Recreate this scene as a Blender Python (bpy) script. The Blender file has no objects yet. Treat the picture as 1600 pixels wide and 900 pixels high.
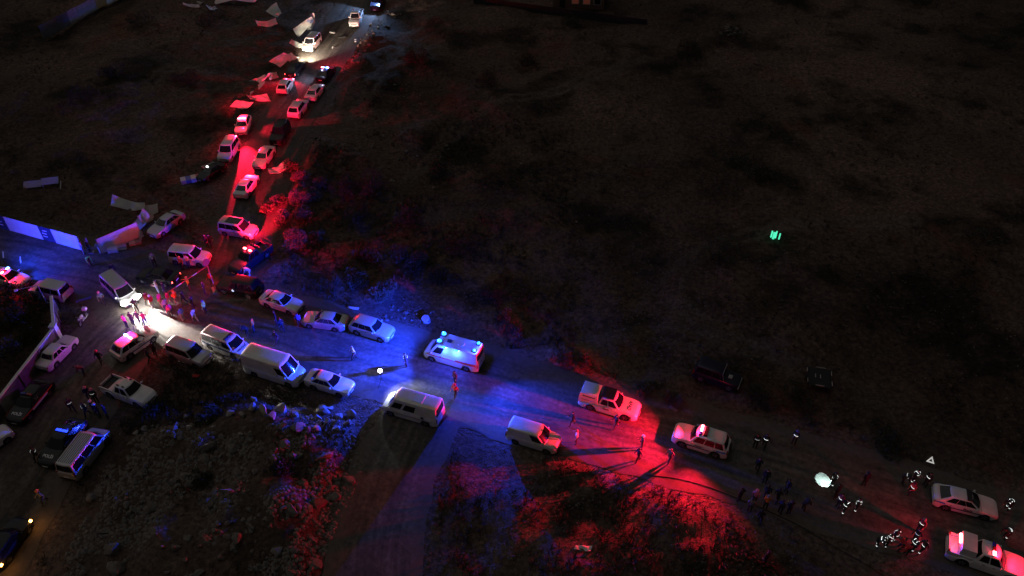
import bpy, bmesh, math, random
import numpy as np
from mathutils import Vector, Matrix

random.seed(7)
RNG = np.random.default_rng(11)
PI = math.pi
SC = bpy.context.scene
COL = SC.collection

# ------------------------------------------------------------------ camera
CAM_H = 56.3                      # drone height in metres
PITCH = math.radians(41.5)        # below the horizon
FOCAL = 1244.0                    # focal length in pixels of a 1600 px wide picture
cam_data = bpy.data.cameras.new('camera')
cam_data.sensor_width = 36.0
cam_data.lens = 36.0 * FOCAL / 1600.0
cam_data.clip_start = 0.5
cam_data.clip_end = 6000.0
cam = bpy.data.objects.new('camera', cam_data)
cam.location = (0, 0, CAM_H)
cam.rotation_euler = (PI / 2 - PITCH, 0, 0)
COL.objects.link(cam)
SC.camera = cam

# ------------------------------------------------------------------ night sky, overhead fill, exposure
world = bpy.data.worlds.new('World')
SC.world = world
world.use_nodes = True
wn = world.node_tree
wn.nodes.clear()
w_out = wn.nodes.new('ShaderNodeOutputWorld')
w_bg = wn.nodes.new('ShaderNodeBackground')
w_sky = wn.nodes.new('ShaderNodeTexSky')
w_sky.sky_type = 'NISHITA'
w_sky.sun_disc = False
w_sky.sun_elevation = math.radians(76.0)
w_sky.sun_rotation = math.radians(250)
w_sky.air_density = 1.0
w_sky.dust_density = 2.0
w_hsv = wn.nodes.new('ShaderNodeHueSaturation')      # city light on the night air: nearly grey
w_hsv.inputs['Saturation'].default_value = 0.12
w_mix = wn.nodes.new('ShaderNodeMixRGB')
w_mix.blend_type = 'MULTIPLY'
w_mix.inputs['Fac'].default_value = 1.0
w_mix.inputs['Color2'].default_value = (1.0, 0.93, 0.90, 1)
wn.links.new(w_sky.outputs['Color'], w_hsv.inputs['Color'])
wn.links.new(w_hsv.outputs['Color'], w_mix.inputs['Color1'])
wn.links.new(w_mix.outputs['Color'], w_bg.inputs['Color'])
w_bg.inputs['Strength'].default_value = 0.0072
wn.links.new(w_bg.outputs['Background'], w_out.inputs['Surface'])

sun_d = bpy.data.lights.new('moon', 'SUN')  # broad sun lamp added to brighten roofs and ground, not a moon
sun_d.energy = 0.17
sun_d.angle = math.radians(75)
sun_d.color = (1.0, 0.95, 0.9)
sun_o = bpy.data.objects.new('moon', sun_d)
sun_o.rotation_euler = (math.radians(-20), math.radians(-30), 0)
COL.objects.link(sun_o)

SC.view_settings.view_transform = 'Standard'
SC.view_settings.look = 'None'
SC.view_settings.exposure = 0.0
SC.view_settings.gamma = 1.0
SC.view_settings.use_curve_mapping = False
SC.render.engine = 'CYCLES'
SC.cycles.use_denoising = True
SC.cycles.max_bounces = 4
SC.cycles.diffuse_bounces = 2
SC.cycles.glossy_bounces = 2
SC.cycles.transmission_bounces = 2
SC.cycles.sample_clamp_indirect = 6.0

# ------------------------------------------------------------------ helpers
SP, CP = math.sin(PITCH), math.cos(PITCH)
def from_pixel(px, py, z=0.0):  # world positions are taken from image pixels through the fitted camera
    """Where a sight line of the survey photograph meets the level z."""
    a, b = (px - 800.0) / FOCAL, (py - 450.0) / FOCAL
    d = Vector((a, CP - b * SP, -SP - b * CP))
    t = (z - CAM_H) / d.z
    return Vector((d.x * t, d.y * t, z))
def heading(c, v, z=0.7):
    a = from_pixel(c[0] - v[0] / 2, c[1] - v[1] / 2, z)
    b = from_pixel(c[0] + v[0] / 2, c[1] + v[1] / 2, z)
    return math.atan2(b.y - a.y, b.x - a.x)

MATS = {}
def mat(name, color=(0.5, 0.5, 0.5), rough=0.6, metal=0.0, coat=0.0, noise=0.0, nscale=6.0, emit=None, estr=0.0, spec=0.5, bump=0.0):
    if name in MATS:
        return MATS[name]
    m = bpy.data.materials.new(name)
    m.use_nodes = True
    nt = m.node_tree
    b = nt.nodes['Principled BSDF']
    b.inputs['Base Color'].default_value = (*color, 1)
    b.inputs['Roughness'].default_value = rough
    b.inputs['Metallic'].default_value = metal
    b.inputs['Specular IOR Level'].default_value = spec
    b.inputs['Coat Weight'].default_value = coat
    b.inputs['Coat Roughness'].default_value = 0.08
    if noise or bump:
        tc = nt.nodes.new('ShaderNodeTexCoord')
        nz = nt.nodes.new('ShaderNodeTexNoise')
        nz.inputs['Scale'].default_value = nscale
        nz.inputs['Detail'].default_value = 5
        nt.links.new(tc.outputs['Object'], nz.inputs['Vector'])
        if noise:
            rp = nt.nodes.new('ShaderNodeValToRGB')
            rp.color_ramp.elements[0].position = 0.3
            rp.color_ramp.elements[1].position = 0.7
            rp.color_ramp.elements[0].color = (*[c * (1 - noise) for c in color], 1)
            rp.color_ramp.elements[1].color = (*[min(1, c * (1 + noise)) for c in color], 1)
            nt.links.new(nz.outputs['Fac'], rp.inputs['Fac'])
            nt.links.new(rp.outputs['Color'], b.inputs['Base Color'])
        if bump:
            bp = nt.nodes.new('ShaderNodeBump')
            bp.inputs['Strength'].default_value = bump
            nt.links.new(nz.outputs['Fac'], bp.inputs['Height'])
            nt.links.new(bp.outputs['Normal'], b.inputs['Normal'])
    if emit:
        b.inputs['Emission Color'].default_value = (*emit, 1)
        b.inputs['Emission Strength'].default_value = estr
    MATS[name] = m
    return m

def mesh_from(name, verts, faces, mats=(), midx=None, smooth=None):
    me = bpy.data.meshes.new(name)
    me.from_pydata([tuple(v) for v in verts], [], faces)
    for m in mats:
        me.materials.append(m)
    if midx is not None:
        me.polygons.foreach_set('material_index', midx)
    if smooth is not None:
        me.polygons.foreach_set('use_smooth', [True] * len(me.polygons))
        me.set_sharp_from_angle(angle=math.radians(smooth))
    me.update()
    return me

class MB:
    """collects verts/faces with material indices"""
    def __init__(s):
        s.v, s.f, s.m = [], [], []
    def add(s, vs, fs, mi=0):
        o = len(s.v)
        s.v += [tuple(v) for v in vs]
        for f in fs:
            s.f.append([i + o for i in f])
            s.m.append(mi)
    def box(s, c, d, mi=0, rot=None, taper=1.0):
        x, y, z = d[0] / 2, d[1] / 2, d[2] / 2
        P = [(-x, -y, -z), (x, -y, -z), (x, y, -z), (-x, y, -z), (-x * taper, -y * taper, z), (x * taper, -y * taper, z), (x * taper, y * taper, z), (-x * taper, y * taper, z)]
        if rot is not None:
            P = [rot @ Vector(p) for p in P]
        P = [(p[0] + c[0], p[1] + c[1], p[2] + c[2]) for p in P]
        s.add(P, [(0, 3, 2, 1), (4, 5, 6, 7), (0, 1, 5, 4), (1, 2, 6, 5), (2, 3, 7, 6), (3, 0, 4, 7)], mi)
    def tube(s, pts, rads, n=6, mi=0, cap=True):
        pts = [Vector(p) for p in pts]
        rings = []
        for i, p in enumerate(pts):
            d = (pts[min(i + 1, len(pts) - 1)] - pts[max(i - 1, 0)]).normalized()
            a = d.orthogonal().normalized()
            if abs(d.z) < 0.95:
                a = d.cross(Vector((0, 0, 1))).normalized()
            else:
                a = Vector((1, 0, 0)) - d * d.x
                a.normalize()
            b = d.cross(a)
            r = rads[i] if hasattr(rads, '__len__') else rads
            rings.append([p + (a * math.cos(t) + b * math.sin(t)) * r for t in [2 * PI * k / n for k in range(n)]])
        vs = [q for r in rings for q in r]
        fs = []
        for i in range(len(pts) - 1):
            for k in range(n):
                fs.append((i * n + k, i * n + (k + 1) % n, (i + 1) * n + (k + 1) % n, (i + 1) * n + k))
        if cap:
            fs.append(tuple(range(n - 1, -1, -1)))
            fs.append(tuple((len(pts) - 1) * n + k for k in range(n)))
        s.add(vs, fs, mi)
    def ball(s, c, r, nu=8, nv=5, mi=0):
        r = r if hasattr(r, '__len__') else (r, r, r)
        vs, fs = [], []
        for j in range(nv + 1):
            t = PI * j / nv
            for i in range(nu):
                p = 2 * PI * i / nu
                vs.append((c[0] + r[0] * math.sin(t) * math.cos(p), c[1] + r[1] * math.sin(t) * math.sin(p), c[2] + r[2] * math.cos(t)))
        for j in range(nv):
            for i in range(nu):
                fs.append((j * nu + i, (j + 1) * nu + i, (j + 1) * nu + (i + 1) % nu, j * nu + (i + 1) % nu))
        s.add(vs, fs, mi)
    def mesh(s, name, mats=(), smooth=None):
        return mesh_from(name, s.v, s.f, mats, s.m, smooth)

def link(name, data, parent=None, loc=None, rz=None, mats=None):
    o = bpy.data.objects.new(name, data)
    COL.objects.link(o)
    if parent is not None:
        o.parent = parent
    if loc is not None:
        o.location = loc
    if rz is not None:
        o.rotation_euler = (0, 0, rz)
    if mats:
        for i, m in enumerate(mats):
            if m is not None:
                o.material_slots[i].link = 'OBJECT'
                o.material_slots[i].material = m
    return o
def tag(o, label=None, cat=None, group=None, kind=None):
    if label: o['label'] = label
    if cat: o['category'] = cat
    if group: o['group'] = group
    if kind: o['kind'] = kind
    return o
def empty(name, loc, rz=0.0):
    o = bpy.data.objects.new(name, None)
    o.empty_display_size = 0.3
    o.location = loc
    o.rotation_euler = (0, 0, rz)
    COL.objects.link(o)
    return o

def lamp(name, parent, loc, color, power, spot=None, aim=None, blend=0.4, radius=0.06):
    d = bpy.data.lights.new(name, 'SPOT' if spot else 'POINT')
    d.color = color
    d.energy = power
    d.shadow_soft_size = radius
    if spot:
        d.spot_size = math.radians(spot)
        d.spot_blend = blend
    o = bpy.data.objects.new(name, d)
    COL.objects.link(o)
    if parent is not None:
        o.parent = parent
    o.location = loc
    if aim is not None:
        o.rotation_euler = Vector(aim).to_track_quat('-Z', 'Y').to_euler()
    return o

def beacon(parent, loc, color, power, azs, spread=118, pitch=-3.0, glow=0.0):
    """a rotating-beacon lens: flat fan-shaped beams at the given headings (degrees from the vehicle's nose, + to its left)"""
    for az in azs:
        w = 1.0
        if isinstance(az, tuple):
            az, w = az
        a, p = math.radians(az), math.radians(pitch)
        d = Vector((math.cos(a) * math.cos(p), math.sin(a) * math.cos(p), math.sin(p)))
        lamp('beacon_beam', parent, Vector(loc) + d * .02, color, power * w, spread, d, 1.0)
    if glow:
        lamp('beacon_glow', parent, loc, color, glow)

# ------------------------------------------------------------------ terrain
def hash2(ix, iy, seed):
    h = (ix.astype(np.int64) * 374761393 + iy.astype(np.int64) * 668265263 + seed * 1442695041) & 0x7fffffff
    h = ((h ^ (h >> 13)) * 1274126177) & 0x7fffffff
    return ((h ^ (h >> 16)) & 0xffff) / 65535.0
def vnoise(x, y, seed=0):
    x, y = np.asarray(x, float), np.asarray(y, float)
    ix, iy = np.floor(x), np.floor(y)
    fx, fy = x - ix, y - iy
    fx, fy = fx * fx * (3 - 2 * fx), fy * fy * (3 - 2 * fy)
    a, b = hash2(ix, iy, seed), hash2(ix + 1, iy, seed)
    c, d = hash2(ix, iy + 1, seed), hash2(ix + 1, iy + 1, seed)
    return (a * (1 - fx) + b * fx) * (1 - fy) + (c * (1 - fx) + d * fx) * fy
def fbm(x, y, seed=0, n=4):
    s, a, t = 0, 1.0, 0
    for i in range(n):
        s = s + a * vnoise(np.asarray(x) * 2 ** i, np.asarray(y) * 2 ** i, seed + i)
        t += a
        a *= 0.5
    return s / t - 0.5

def path(pxs):
    return [from_pixel(*p) for p in pxs]
def dense(pts, step=1.0):
    """Catmull-Rom resample"""
    out = []
    P = [pts[0] * 2 - pts[1]] + pts + [pts[-1] * 2 - pts[-2]]
    for i in range(1, len(P) - 2):
        n = max(2, int((P[i + 1] - P[i]).length / step))
        for k in range(n):
            t = k / n
            out.append(0.5 * ((2 * P[i]) + (P[i + 1] - P[i - 1]) * t + (2 * P[i - 1] - 5 * P[i] + 4 * P[i + 1] - P[i + 2]) * t * t + (3 * P[i] - P[i - 1] - 3 * P[i + 1] + P[i + 2]) * t ** 3))
    out.append(pts[-1])
    return out
ROADS = [
    ('road', dense(path([(1900, 940), (1620, 855), (1350, 775), (1100, 700), (900, 650), (720, 595), (560, 553), (420, 508), (300, 470), (180, 432), (40, 398), (-160, 350), (-500, 280)])), 5.0),
    ('side_road', dense(path([(350, 470), (372, 390), (396, 300), (428, 222), (468, 150), (502, 95), (545, 30), (575, -25), (610, -90)])), 4.0),
    ('track', dense(path([(690, 590), (640, 680), (608, 760), (590, 850), (585, 960), (585, 1100)])), 3.9),
    ('yard', dense(path([(230, 480), (150, 560), (95, 640), (30, 740), (-40, 850), (-120, 1000)])), 5.2),
]
RP = [np.array([(p.x, p.y) for p in r[1]]) for r in ROADS]
def road_dist(x, y):
    """metres outside the nearest road edge (negative: on the road)"""
    x, y = np.asarray(x, float).ravel(), np.asarray(y, float).ravel()
    best = np.full(x.shape, 1e9)
    for (nm, _, hw), P in zip(ROADS, RP):
        for s in range(0, len(x), 4000):
            q = (x[s:s + 4000, None] - P[None, :, 0]) ** 2 + (y[s:s + 4000, None] - P[None, :, 1]) ** 2
            best[s:s + 4000] = np.minimum(best[s:s + 4000], np.sqrt(q.min(1)) - hw)
    return best
MOUNDS = []   # x, y, radius, height
for px, py, r, h in [
    (255, 695, 2.6, .8), (330, 690, 2.3, .9), (400, 668, 2.4, 1.1), (460, 680, 2.2, 1.3), (515, 690, 1.9, 1.2), (420, 730, 2.2, 1.1), (520, 735, 1.7, 1.1),
    (290, 760, 2.6, 1.0), (200, 790, 2.4, 1.0), (350, 820, 2.6, 1.1), (450, 800, 2.2, 1.1), (250, 850, 2.4, 1.0), (470, 870, 2.0, 0.9), (150, 860, 2.0, .8),
    (880, 745, 1.6, .45), (950, 775, 2.2, .5), (820, 800, 2.6, .5), (1040, 800, 2.2, .4), (1000, 880, 2.4, .6), (900, 870, 2.6, .5), (1150, 860, 2.2, .4),
    (470, 300, 2.3, 1.1), (455, 335, 1.8, .8), (462, 375, 1.8, .9), (530, 430, 2.6, .8), (600, 455, 2.6, 1.0), (540, 260, 3.5, .9), (500, 235, 2.4, .7),
    (770, 180, 6, 1.4), (660, 100, 5, 1.2), (650, 220, 4, 1.1), (760, 300, 5, .9), (880, 270, 6, .8), (900, 70, 6, 1.2), (700, 45, 5, .9),
    (790, 510, 2.2, .6), (880, 555, 1.8, .7), (1040, 610, 2.0, .6), (960, 540, 3, .5), (1180, 640, 2.5, .4), (860, 360, 5, .7), (1100, 80, 5, .8),
    (600, 140, 4, .8), (580, 60, 3, .9), (560, 100, 2.2, .8), (200, 150, 9, 1.2), (330, 220, 5, .6), (100, 240, 8, .7), (1230, 420, 6, .5), (1350, 690, 3, .4), (1500, 710, 2.5, .5)]:
    p = from_pixel(px, py)
    MOUNDS.append((p.x, p.y, r, h))
def ground_h(x, y):
    x, y = np.asarray(x, float), np.asarray(y, float)
    sh = x.shape
    xf, yf = x.ravel(), y.ravel()
    d = road_dist(xf, yf)
    m = np.clip((d - 0.6) / 3.5, 0, 1)
    m = m * m * (3 - 2 * m)
    h = 1.7 * fbm(xf / 13, yf / 13, 1) + 0.9 * fbm(xf / 3.4, yf / 3.4, 9) + 0.30 * fbm(xf / 1.1, yf / 1.1, 5, 3)
    g = np.zeros_like(h)
    for (mx, my, r, hh) in MOUNDS:
        q = ((xf - mx) ** 2 + (yf - my) ** 2) / (r * r)
        g += hh * np.exp(-q * 0.9)
    g *= 1 + 0.9 * fbm(xf / 1.6, yf / 1.6, 21, 3)
    mm = np.clip((d - 0.2) / 1.6, 0, 1)
    out = -0.05 + (0.16 + h) * m + g * mm
    return out.reshape(sh)
def gz(x, y):
    return float(ground_h(np.array([x]), np.array([y]))[0])
def on_ground(px, py, lift=0.0):
    """the ground point seen at a place of the survey photograph (a few steps to follow the relief)"""
    z = 0.0
    for _ in range(4):
        p = from_pixel(px, py, z)
        z = gz(p.x, p.y)
    return Vector((p.x, p.y, max(z, 0.0 if road_dist([p.x], [p.y])[0] < 0 else -9) + lift))

def axis(lo, hi, step, far):
    a = list(np.arange(lo, hi + 1e-6, step))
    s, l, r = step, lo, hi
    pre, post = [], []
    while r < far or l > -far:
        s *= 1.5
        l -= s
        r += s
        pre.insert(0, l)
        post.append(r)
    return np.array(pre + a + post)
gx = axis(-98, 98, 0.5, 2500)
gy = axis(27, 147, 0.42, 2500)
X, Y = np.meshgrid(gx, gy)
Z = ground_h(X, Y)
nx, ny = len(gx), len(gy)
ii = np.arange(nx * ny).reshape(ny, nx)
faces = np.stack([ii[:-1, :-1], ii[:-1, 1:], ii[1:, 1:], ii[1:, :-1]], -1).reshape(-1, 4)
gme = bpy.data.meshes.new('ground')
gme.vertices.add(nx * ny)
gme.vertices.foreach_set('co', np.stack([X, Y, Z], -1).ravel())
gme.loops.add(len(faces) * 4)
gme.loops.foreach_set('vertex_index', faces.ravel())
gme.polygons.add(len(faces))
gme.polygons.foreach_set('loop_start', np.arange(0, len(faces) * 4, 4))
gme.polygons.foreach_set('use_smooth', np.ones(len(faces), bool))
gme.update()
gme.validate()
def line_dist(x, y, pts):
    P = np.array([(p.x, p.y) for p in dense(pts, .8)])
    out = np.full(x.shape, 1e9)
    for s in range(0, len(x), 4000):
        q = (x[s:s + 4000, None] - P[None, :, 0]) ** 2 + (y[s:s + 4000, None] - P[None, :, 1]) ** 2
        out[s:s + 4000] = np.sqrt(q.min(1))
    return out
xf_, yf_ = X.ravel(), Y.ravel()
rdist = road_dist(xf_, yf_)
dust = np.clip(1.15 - rdist / 2.6 + 1.6 * fbm(xf_ / 1.8, yf_ / 1.8, 71), 0, 1) * .8
for pl, wd, amt in [([(1250, 585), (1090, 500), (1050, 440), (1130, 385), (1260, 352), (1420, 345)], 1.3, .55), ([(600, 330), (660, 260), (740, 195), (860, 150), (1010, 95)], 1.4, .7),
                    ([(545, 200), (590, 130), (640, 60), (690, 10)], 1.6, .6), ([(900, 545), (1010, 520), (1200, 560), (1400, 640), (1600, 720)], 1.2, .5), ([(480, 420), (560, 360), (700, 340), (860, 330), (980, 250)], 1.4, .5),
                    ([(330, 330), (250, 250), (230, 150), (330, 60)], 1.4, .4), ([(700, 820), (820, 780), (960, 740)], .9, .5), ([(720, 900), (860, 850), (1050, 830), (1180, 850)], 1.0, .5)]:
    amt = min(.95, amt * 1.6)
    ld = line_dist(xf_, yf_, path(pl)) + 1.6 * fbm(xf_ / 2.2, yf_ / 2.2, 77)
    for off in (-.75, .75):
        dust = np.maximum(dust, amt * np.clip(1 - np.abs(ld - abs(off)) / (wd * .55), 0, 1))
for (mx, my, r, hh) in MOUNDS[:14]:
    dust = np.maximum(dust, .62 * np.exp(-((xf_ - mx) ** 2 + (yf_ - my) ** 2) / (r * r) * .9))
at = gme.attributes.new('dust', 'FLOAT', 'POINT')
at.data.foreach_set('value', dust.astype(np.float32))

def ground_material():
    m = bpy.data.materials.new('soil_and_dry_weeds')
    m.use_nodes = True
    nt = m.node_tree
    N, Lk = nt.nodes, nt.links
    b = N['Principled BSDF']
    b.inputs['Roughness'].default_value = 0.95
    b.inputs['Specular IOR Level'].default_value = 0.15
    tc = N.new('ShaderNodeTexCoord')
    def noise(scale, detail=6, rough=0.6):
        n = N.new('ShaderNodeTexNoise')
        n.inputs['Scale'].default_value = scale
        n.inputs['Detail'].default_value = detail
        n.inputs['Roughness'].default_value = rough
        Lk.new(tc.outputs['Object'], n.inputs['Vector'])
        return n
    def ramp(src, a, bb, ca, cb):
        r = N.new('ShaderNodeValToRGB')
        r.color_ramp.elements[0].position, r.color_ramp.elements[1].position = a, bb
        r.color_ramp.elements[0].color, r.color_ramp.elements[1].color = (*ca, 1), (*cb, 1)
        Lk.new(src.outputs['Fac'], r.inputs['Fac'])
        return r
    def mix(f, a, c):
        x = N.new('ShaderNodeMixRGB')
        Lk.new(f.outputs['Color'], x.inputs['Fac'])
        Lk.new(a.outputs['Color'], x.inputs['Color1'])
        Lk.new(c.outputs['Color'], x.inputs['Color2'])
        return x
    soil = ramp(noise(1.7), 0.3, 0.7, (0.064, 0.046, 0.038), (0.140, 0.100, 0.083))
    weed = ramp(noise(3.1), 0.3, 0.7, (0.012, 0.010, 0.008), (0.050, 0.041, 0.031))
    clay = ramp(noise(1.1), 0.3, 0.7, (0.075, 0.036, 0.026), (0.150, 0.078, 0.055))
    BW = ((0, 0, 0), (1, 1, 1))
    c = mix(ramp(noise(0.075, 9, .66), 0.50, 0.60, *BW), soil, weed)
    c = mix(ramp(noise(0.065, 4), 0.60, 0.70, *BW), c, clay)
    pale = ramp(noise(2.4), 0.3, 0.7, (0.070, 0.058, 0.050), (0.165, 0.140, 0.120))
    dn = N.new('ShaderNodeAttribute')
    dn.attribute_name = 'dust'
    pm = N.new('ShaderNodeMixRGB')
    Lk.new(dn.outputs['Fac'], pm.inputs['Fac'])
    Lk.new(c.outputs['Color'], pm.inputs['Color1'])
    Lk.new(pale.outputs['Color'], pm.inputs['Color2'])
    c = pm
    fine = ramp(noise(2.6, 9, 0.72), 0.34, 0.66, (0.40, 0.40, 0.40), (1.45, 1.45, 1.45))
    mul = N.new('ShaderNodeMixRGB')
    mul.blend_type = 'MULTIPLY'
    mul.inputs['Fac'].default_value = 1
    Lk.new(c.outputs['Color'], mul.inputs['Color1'])
    Lk.new(fine.outputs['Color'], mul.inputs['Color2'])
    Lk.new(mul.outputs['Color'], b.inputs['Base Color'])
    broad = ramp(noise(0.028, 7, .62), 0.40, 0.62, (0.66, 0.63, 0.61), (1.50, 1.38, 1.32))
    mul2 = N.new('ShaderNodeMixRGB')
    mul2.blend_type = 'MULTIPLY'
    mul2.inputs['Fac'].default_value = 1
    Lk.new(mul.outputs['Color'], mul2.inputs['Color1'])
    Lk.new(broad.outputs['Color'], mul2.inputs['Color2'])
    Lk.new(mul2.outputs['Color'], b.inputs['Base Color'])
    bp = N.new('ShaderNodeBump')
    bp.inputs['Strength'].default_value = 0.9
    bp.inputs['Distance'].default_value = 0.25
    Lk.new(noise(3.5, 9, 0.7).outputs['Fac'], bp.inputs['Height'])
    Lk.new(bp.outputs['Normal'], b.inputs['Normal'])
    return m
gme.materials.append(ground_material())
ground = link('ground', gme)
tag(ground, 'rough waste ground of bare soil, weeds and low mounds', None, None, 'structure')

def asphalt_material(name, base, dust, verge=(0.105, 0.088, 0.074)):
    m = bpy.data.materials.new(name)
    m.use_nodes = True
    nt = m.node_tree
    N, Lk = nt.nodes, nt.links
    b = N['Principled BSDF']
    b.inputs['Roughness'].default_value = 0.85
    b.inputs['Specular IOR Level'].default_value = 0.25
    tc = N.new('ShaderNodeTexCoord')
    def noise(scale, detail=6, rough=0.6, sc=(1, 1, 1)):
        mp = N.new('ShaderNodeMapping')
        mp.inputs['Scale'].default_value = sc
        mp.inputs['Rotation'].default_value = (0, 0, math.radians(38))
        n = N.new('ShaderNodeTexNoise')
        n.inputs['Scale'].default_value = scale
        n.inputs['Detail'].default_value = detail
        n.inputs['Roughness'].default_value = rough
        Lk.new(tc.outputs['Object'], mp.inputs['Vector'])
        Lk.new(mp.outputs['Vector'], n.inputs['Vector'])
        return n
    r = N.new('ShaderNodeValToRGB')
    r.color_ramp.elements[0].position, r.color_ramp.elements[1].position = 0.36, 0.66
    r.color_ramp.elements[0].color, r.color_ramp.elements[1].color = (*base, 1), (*dust, 1)
    Lk.new(noise(0.33, 8, 0.65).outputs['Fac'], r.inputs['Fac'])
    r2 = N.new('ShaderNodeValToRGB')
    r2.color_ramp.elements[0].position, r2.color_ramp.elements[1].position = 0.3, 0.62
    r2.color_ramp.elements[0].color, r2.color_ramp.elements[1].color = (0.62, 0.62, 0.62, 1), (1.12, 1.1, 1.08, 1)
    Lk.new(noise(2.2, 10, 0.75).outputs['Fac'], r2.inputs['Fac'])
    mul = N.new('ShaderNodeMixRGB')
    mul.blend_type = 'MULTIPLY'
    mul.inputs['Fac'].default_value = 1
    Lk.new(r.outputs['Color'], mul.inputs['Color1'])
    Lk.new(r2.outputs['Color'], mul.inputs['Color2'])
    # wheel streaks along the road, dirt washed in from the verge
    def attr(n):
        q = N.new('ShaderNodeAttribute')
        q.attribute_name = n
        return q.outputs['Fac']
    cb = N.new('ShaderNodeCombineXYZ')
    sc_ = N.new('ShaderNodeMath'); sc_.operation = 'MULTIPLY'; sc_.inputs[1].default_value = 0.07
    Lk.new(attr('along'), sc_.inputs[0])
    Lk.new(sc_.outputs[0], cb.inputs['X']); Lk.new(attr('across'), cb.inputs['Y'])
    sn = N.new('ShaderNodeTexNoise'); sn.inputs['Scale'].default_value = 1.5; sn.inputs['Detail'].default_value = 5
    Lk.new(cb.outputs[0], sn.inputs['Vector'])
    sr = N.new('ShaderNodeValToRGB')
    sr.color_ramp.elements[0].position, sr.color_ramp.elements[1].position = .34, .62
    sr.color_ramp.elements[0].color, sr.color_ramp.elements[1].color = (.60, .60, .60, 1), (1.18, 1.17, 1.15, 1)
    Lk.new(sn.outputs['Fac'], sr.inputs['Fac'])
    m2 = N.new('ShaderNodeMixRGB'); m2.blend_type = 'MULTIPLY'; m2.inputs['Fac'].default_value = 1
    Lk.new(mul.outputs['Color'], m2.inputs['Color1']); Lk.new(sr.outputs['Color'], m2.inputs['Color2'])
    en = N.new('ShaderNodeMath'); en.operation = 'ADD'
    e2 = N.new('ShaderNodeMath'); e2.operation = 'MULTIPLY_ADD'; e2.inputs[1].default_value = 1.3; e2.inputs[2].default_value = -.65
    Lk.new(noise(0.9, 9, .7).outputs['Fac'], e2.inputs[0])
    Lk.new(attr('edge'), en.inputs[0]); Lk.new(e2.outputs[0], en.inputs[1])
    er = N.new('ShaderNodeValToRGB')
    er.color_ramp.elements[0].position, er.color_ramp.elements[1].position = .52, .86
    Lk.new(en.outputs[0], er.inputs['Fac'])
    m3 = N.new('ShaderNodeMixRGB'); m3.inputs['Color2'].default_value = (*verge, 1)
    Lk.new(er.outputs['Color'], m3.inputs['Fac']); Lk.new(m2.outputs['Color'], m3.inputs['Color1'])
    m4 = N.new('ShaderNodeMixRGB'); m4.blend_type = 'MULTIPLY'; m4.inputs['Fac'].default_value = .8
    Lk.new(m3.outputs['Color'], m4.inputs['Color1']); Lk.new(r2.outputs['Color'], m4.inputs['Color2'])
    Lk.new(m4.outputs['Color'], b.inputs['Base Color'])
    bp = N.new('ShaderNodeBump')
    bp.inputs['Strength'].default_value = 0.35
    bp.inputs['Distance'].default_value = 0.05
    Lk.new(noise(14, 6, 0.7).outputs['Fac'], bp.inputs['Height'])
    Lk.new(bp.outputs['Normal'], b.inputs['Normal'])
    return m
M_ASPHALT = asphalt_material('worn_dusty_asphalt', (0.080, 0.074, 0.071), (0.138, 0.126, 0.116))
M_YARD = asphalt_material('trodden_dirt', (0.065, 0.057, 0.050), (0.120, 0.104, 0.090))

def road_mesh(name, pts, hw, z, material):
    vs, fs = [], []
    K = 15
    A1, A2, A3 = [], [], []
    run = 0.0
    for i, p in enumerate(pts):
        t = (pts[min(i + 1, len(pts) - 1)] - pts[max(i - 1, 0)])
        t.z = 0
        t.normalize()
        n = Vector((-t.y, t.x, 0))
        run += (p - pts[max(i - 1, 0)]).length
        wl = hw + 1.7 * float(fbm(i * 0.23, 3.1, 31)) + 0.5 * float(fbm(i * 0.9, 7.7, 33))
        wr = hw + 1.7 * float(fbm(i * 0.21, 9.1, 35)) + 0.5 * float(fbm(i * 0.9, 1.7, 37))
        for k in range(K):
            u = k / (K - 1) * 2 - 1
            q = p + n * (u * (wl if u > 0 else wr))
            vs.append((q.x, q.y, z - (0.03 if abs(u) == 1 else 0)))
            A1.append(abs(u)); A2.append(u * hw); A3.append(run)
    for i in range(len(pts) - 1):
        for k in range(K - 1):
            a = i * K + k
            fs.append((a, a + 1, a + K + 1, a + K))
    me = mesh_from(name, vs, fs, [material], smooth=60)
    for nm_, A in (('edge', A1), ('across', A2), ('along', A3)):
        me.attributes.new(nm_, 'FLOAT', 'POINT').data.foreach_set('value', A)
    if me.polygons[0].normal.z < 0:
        me.flip_normals()
    return link(name, me)
for k, (nm, pts, hw) in enumerate(ROADS):
    lab = {'road': 'dusty asphalt road running across the middle', 'side_road': 'narrow asphalt road climbing to the top', 'track': 'smooth side track going down past the rubble', 'yard': 'trodden dirt yard beside the low wall'}[nm]
    tag(road_mesh(nm, pts, hw, 0.004 + 0.004 * (3 - k), M_YARD if nm == 'yard' else M_ASPHALT), lab, None, None, 'structure')


# ------------------------------------------------------------------ vehicles
M_WHITE = mat('white_car_paint', (0.66, 0.66, 0.65), 0.35, 0, 0.6, noise=0.14, nscale=1.3)
M_CREAM = mat('offwhite_car_paint', (0.60, 0.59, 0.55), 0.4, 0, 0.5, noise=0.12, nscale=1.3)
M_SILVER = mat('silver_car_paint', (0.42, 0.42, 0.43), 0.35, 0.35, 0.6)
M_GREY = mat('grey_car_paint', (0.22, 0.22, 0.23), 0.35, 0.3, 0.6)
M_BLACK = mat('black_car_paint', (0.008, 0.008, 0.009), 0.35, 0, 0.15, spec=.25)
M_NAVY = mat('dark_blue_car_paint', (0.012, 0.014, 0.03), 0.35, 0, 0.2, spec=.3)
M_GLASS = mat('dark_car_glass', (0.006, 0.006, 0.008), 0.08, 0, 0, spec=0.6)
M_TRIM = mat('black_plastic_trim', (0.015, 0.015, 0.016), 0.7)
M_TYRE = mat('tyre_rubber', (0.012, 0.012, 0.012), 0.9)
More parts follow.
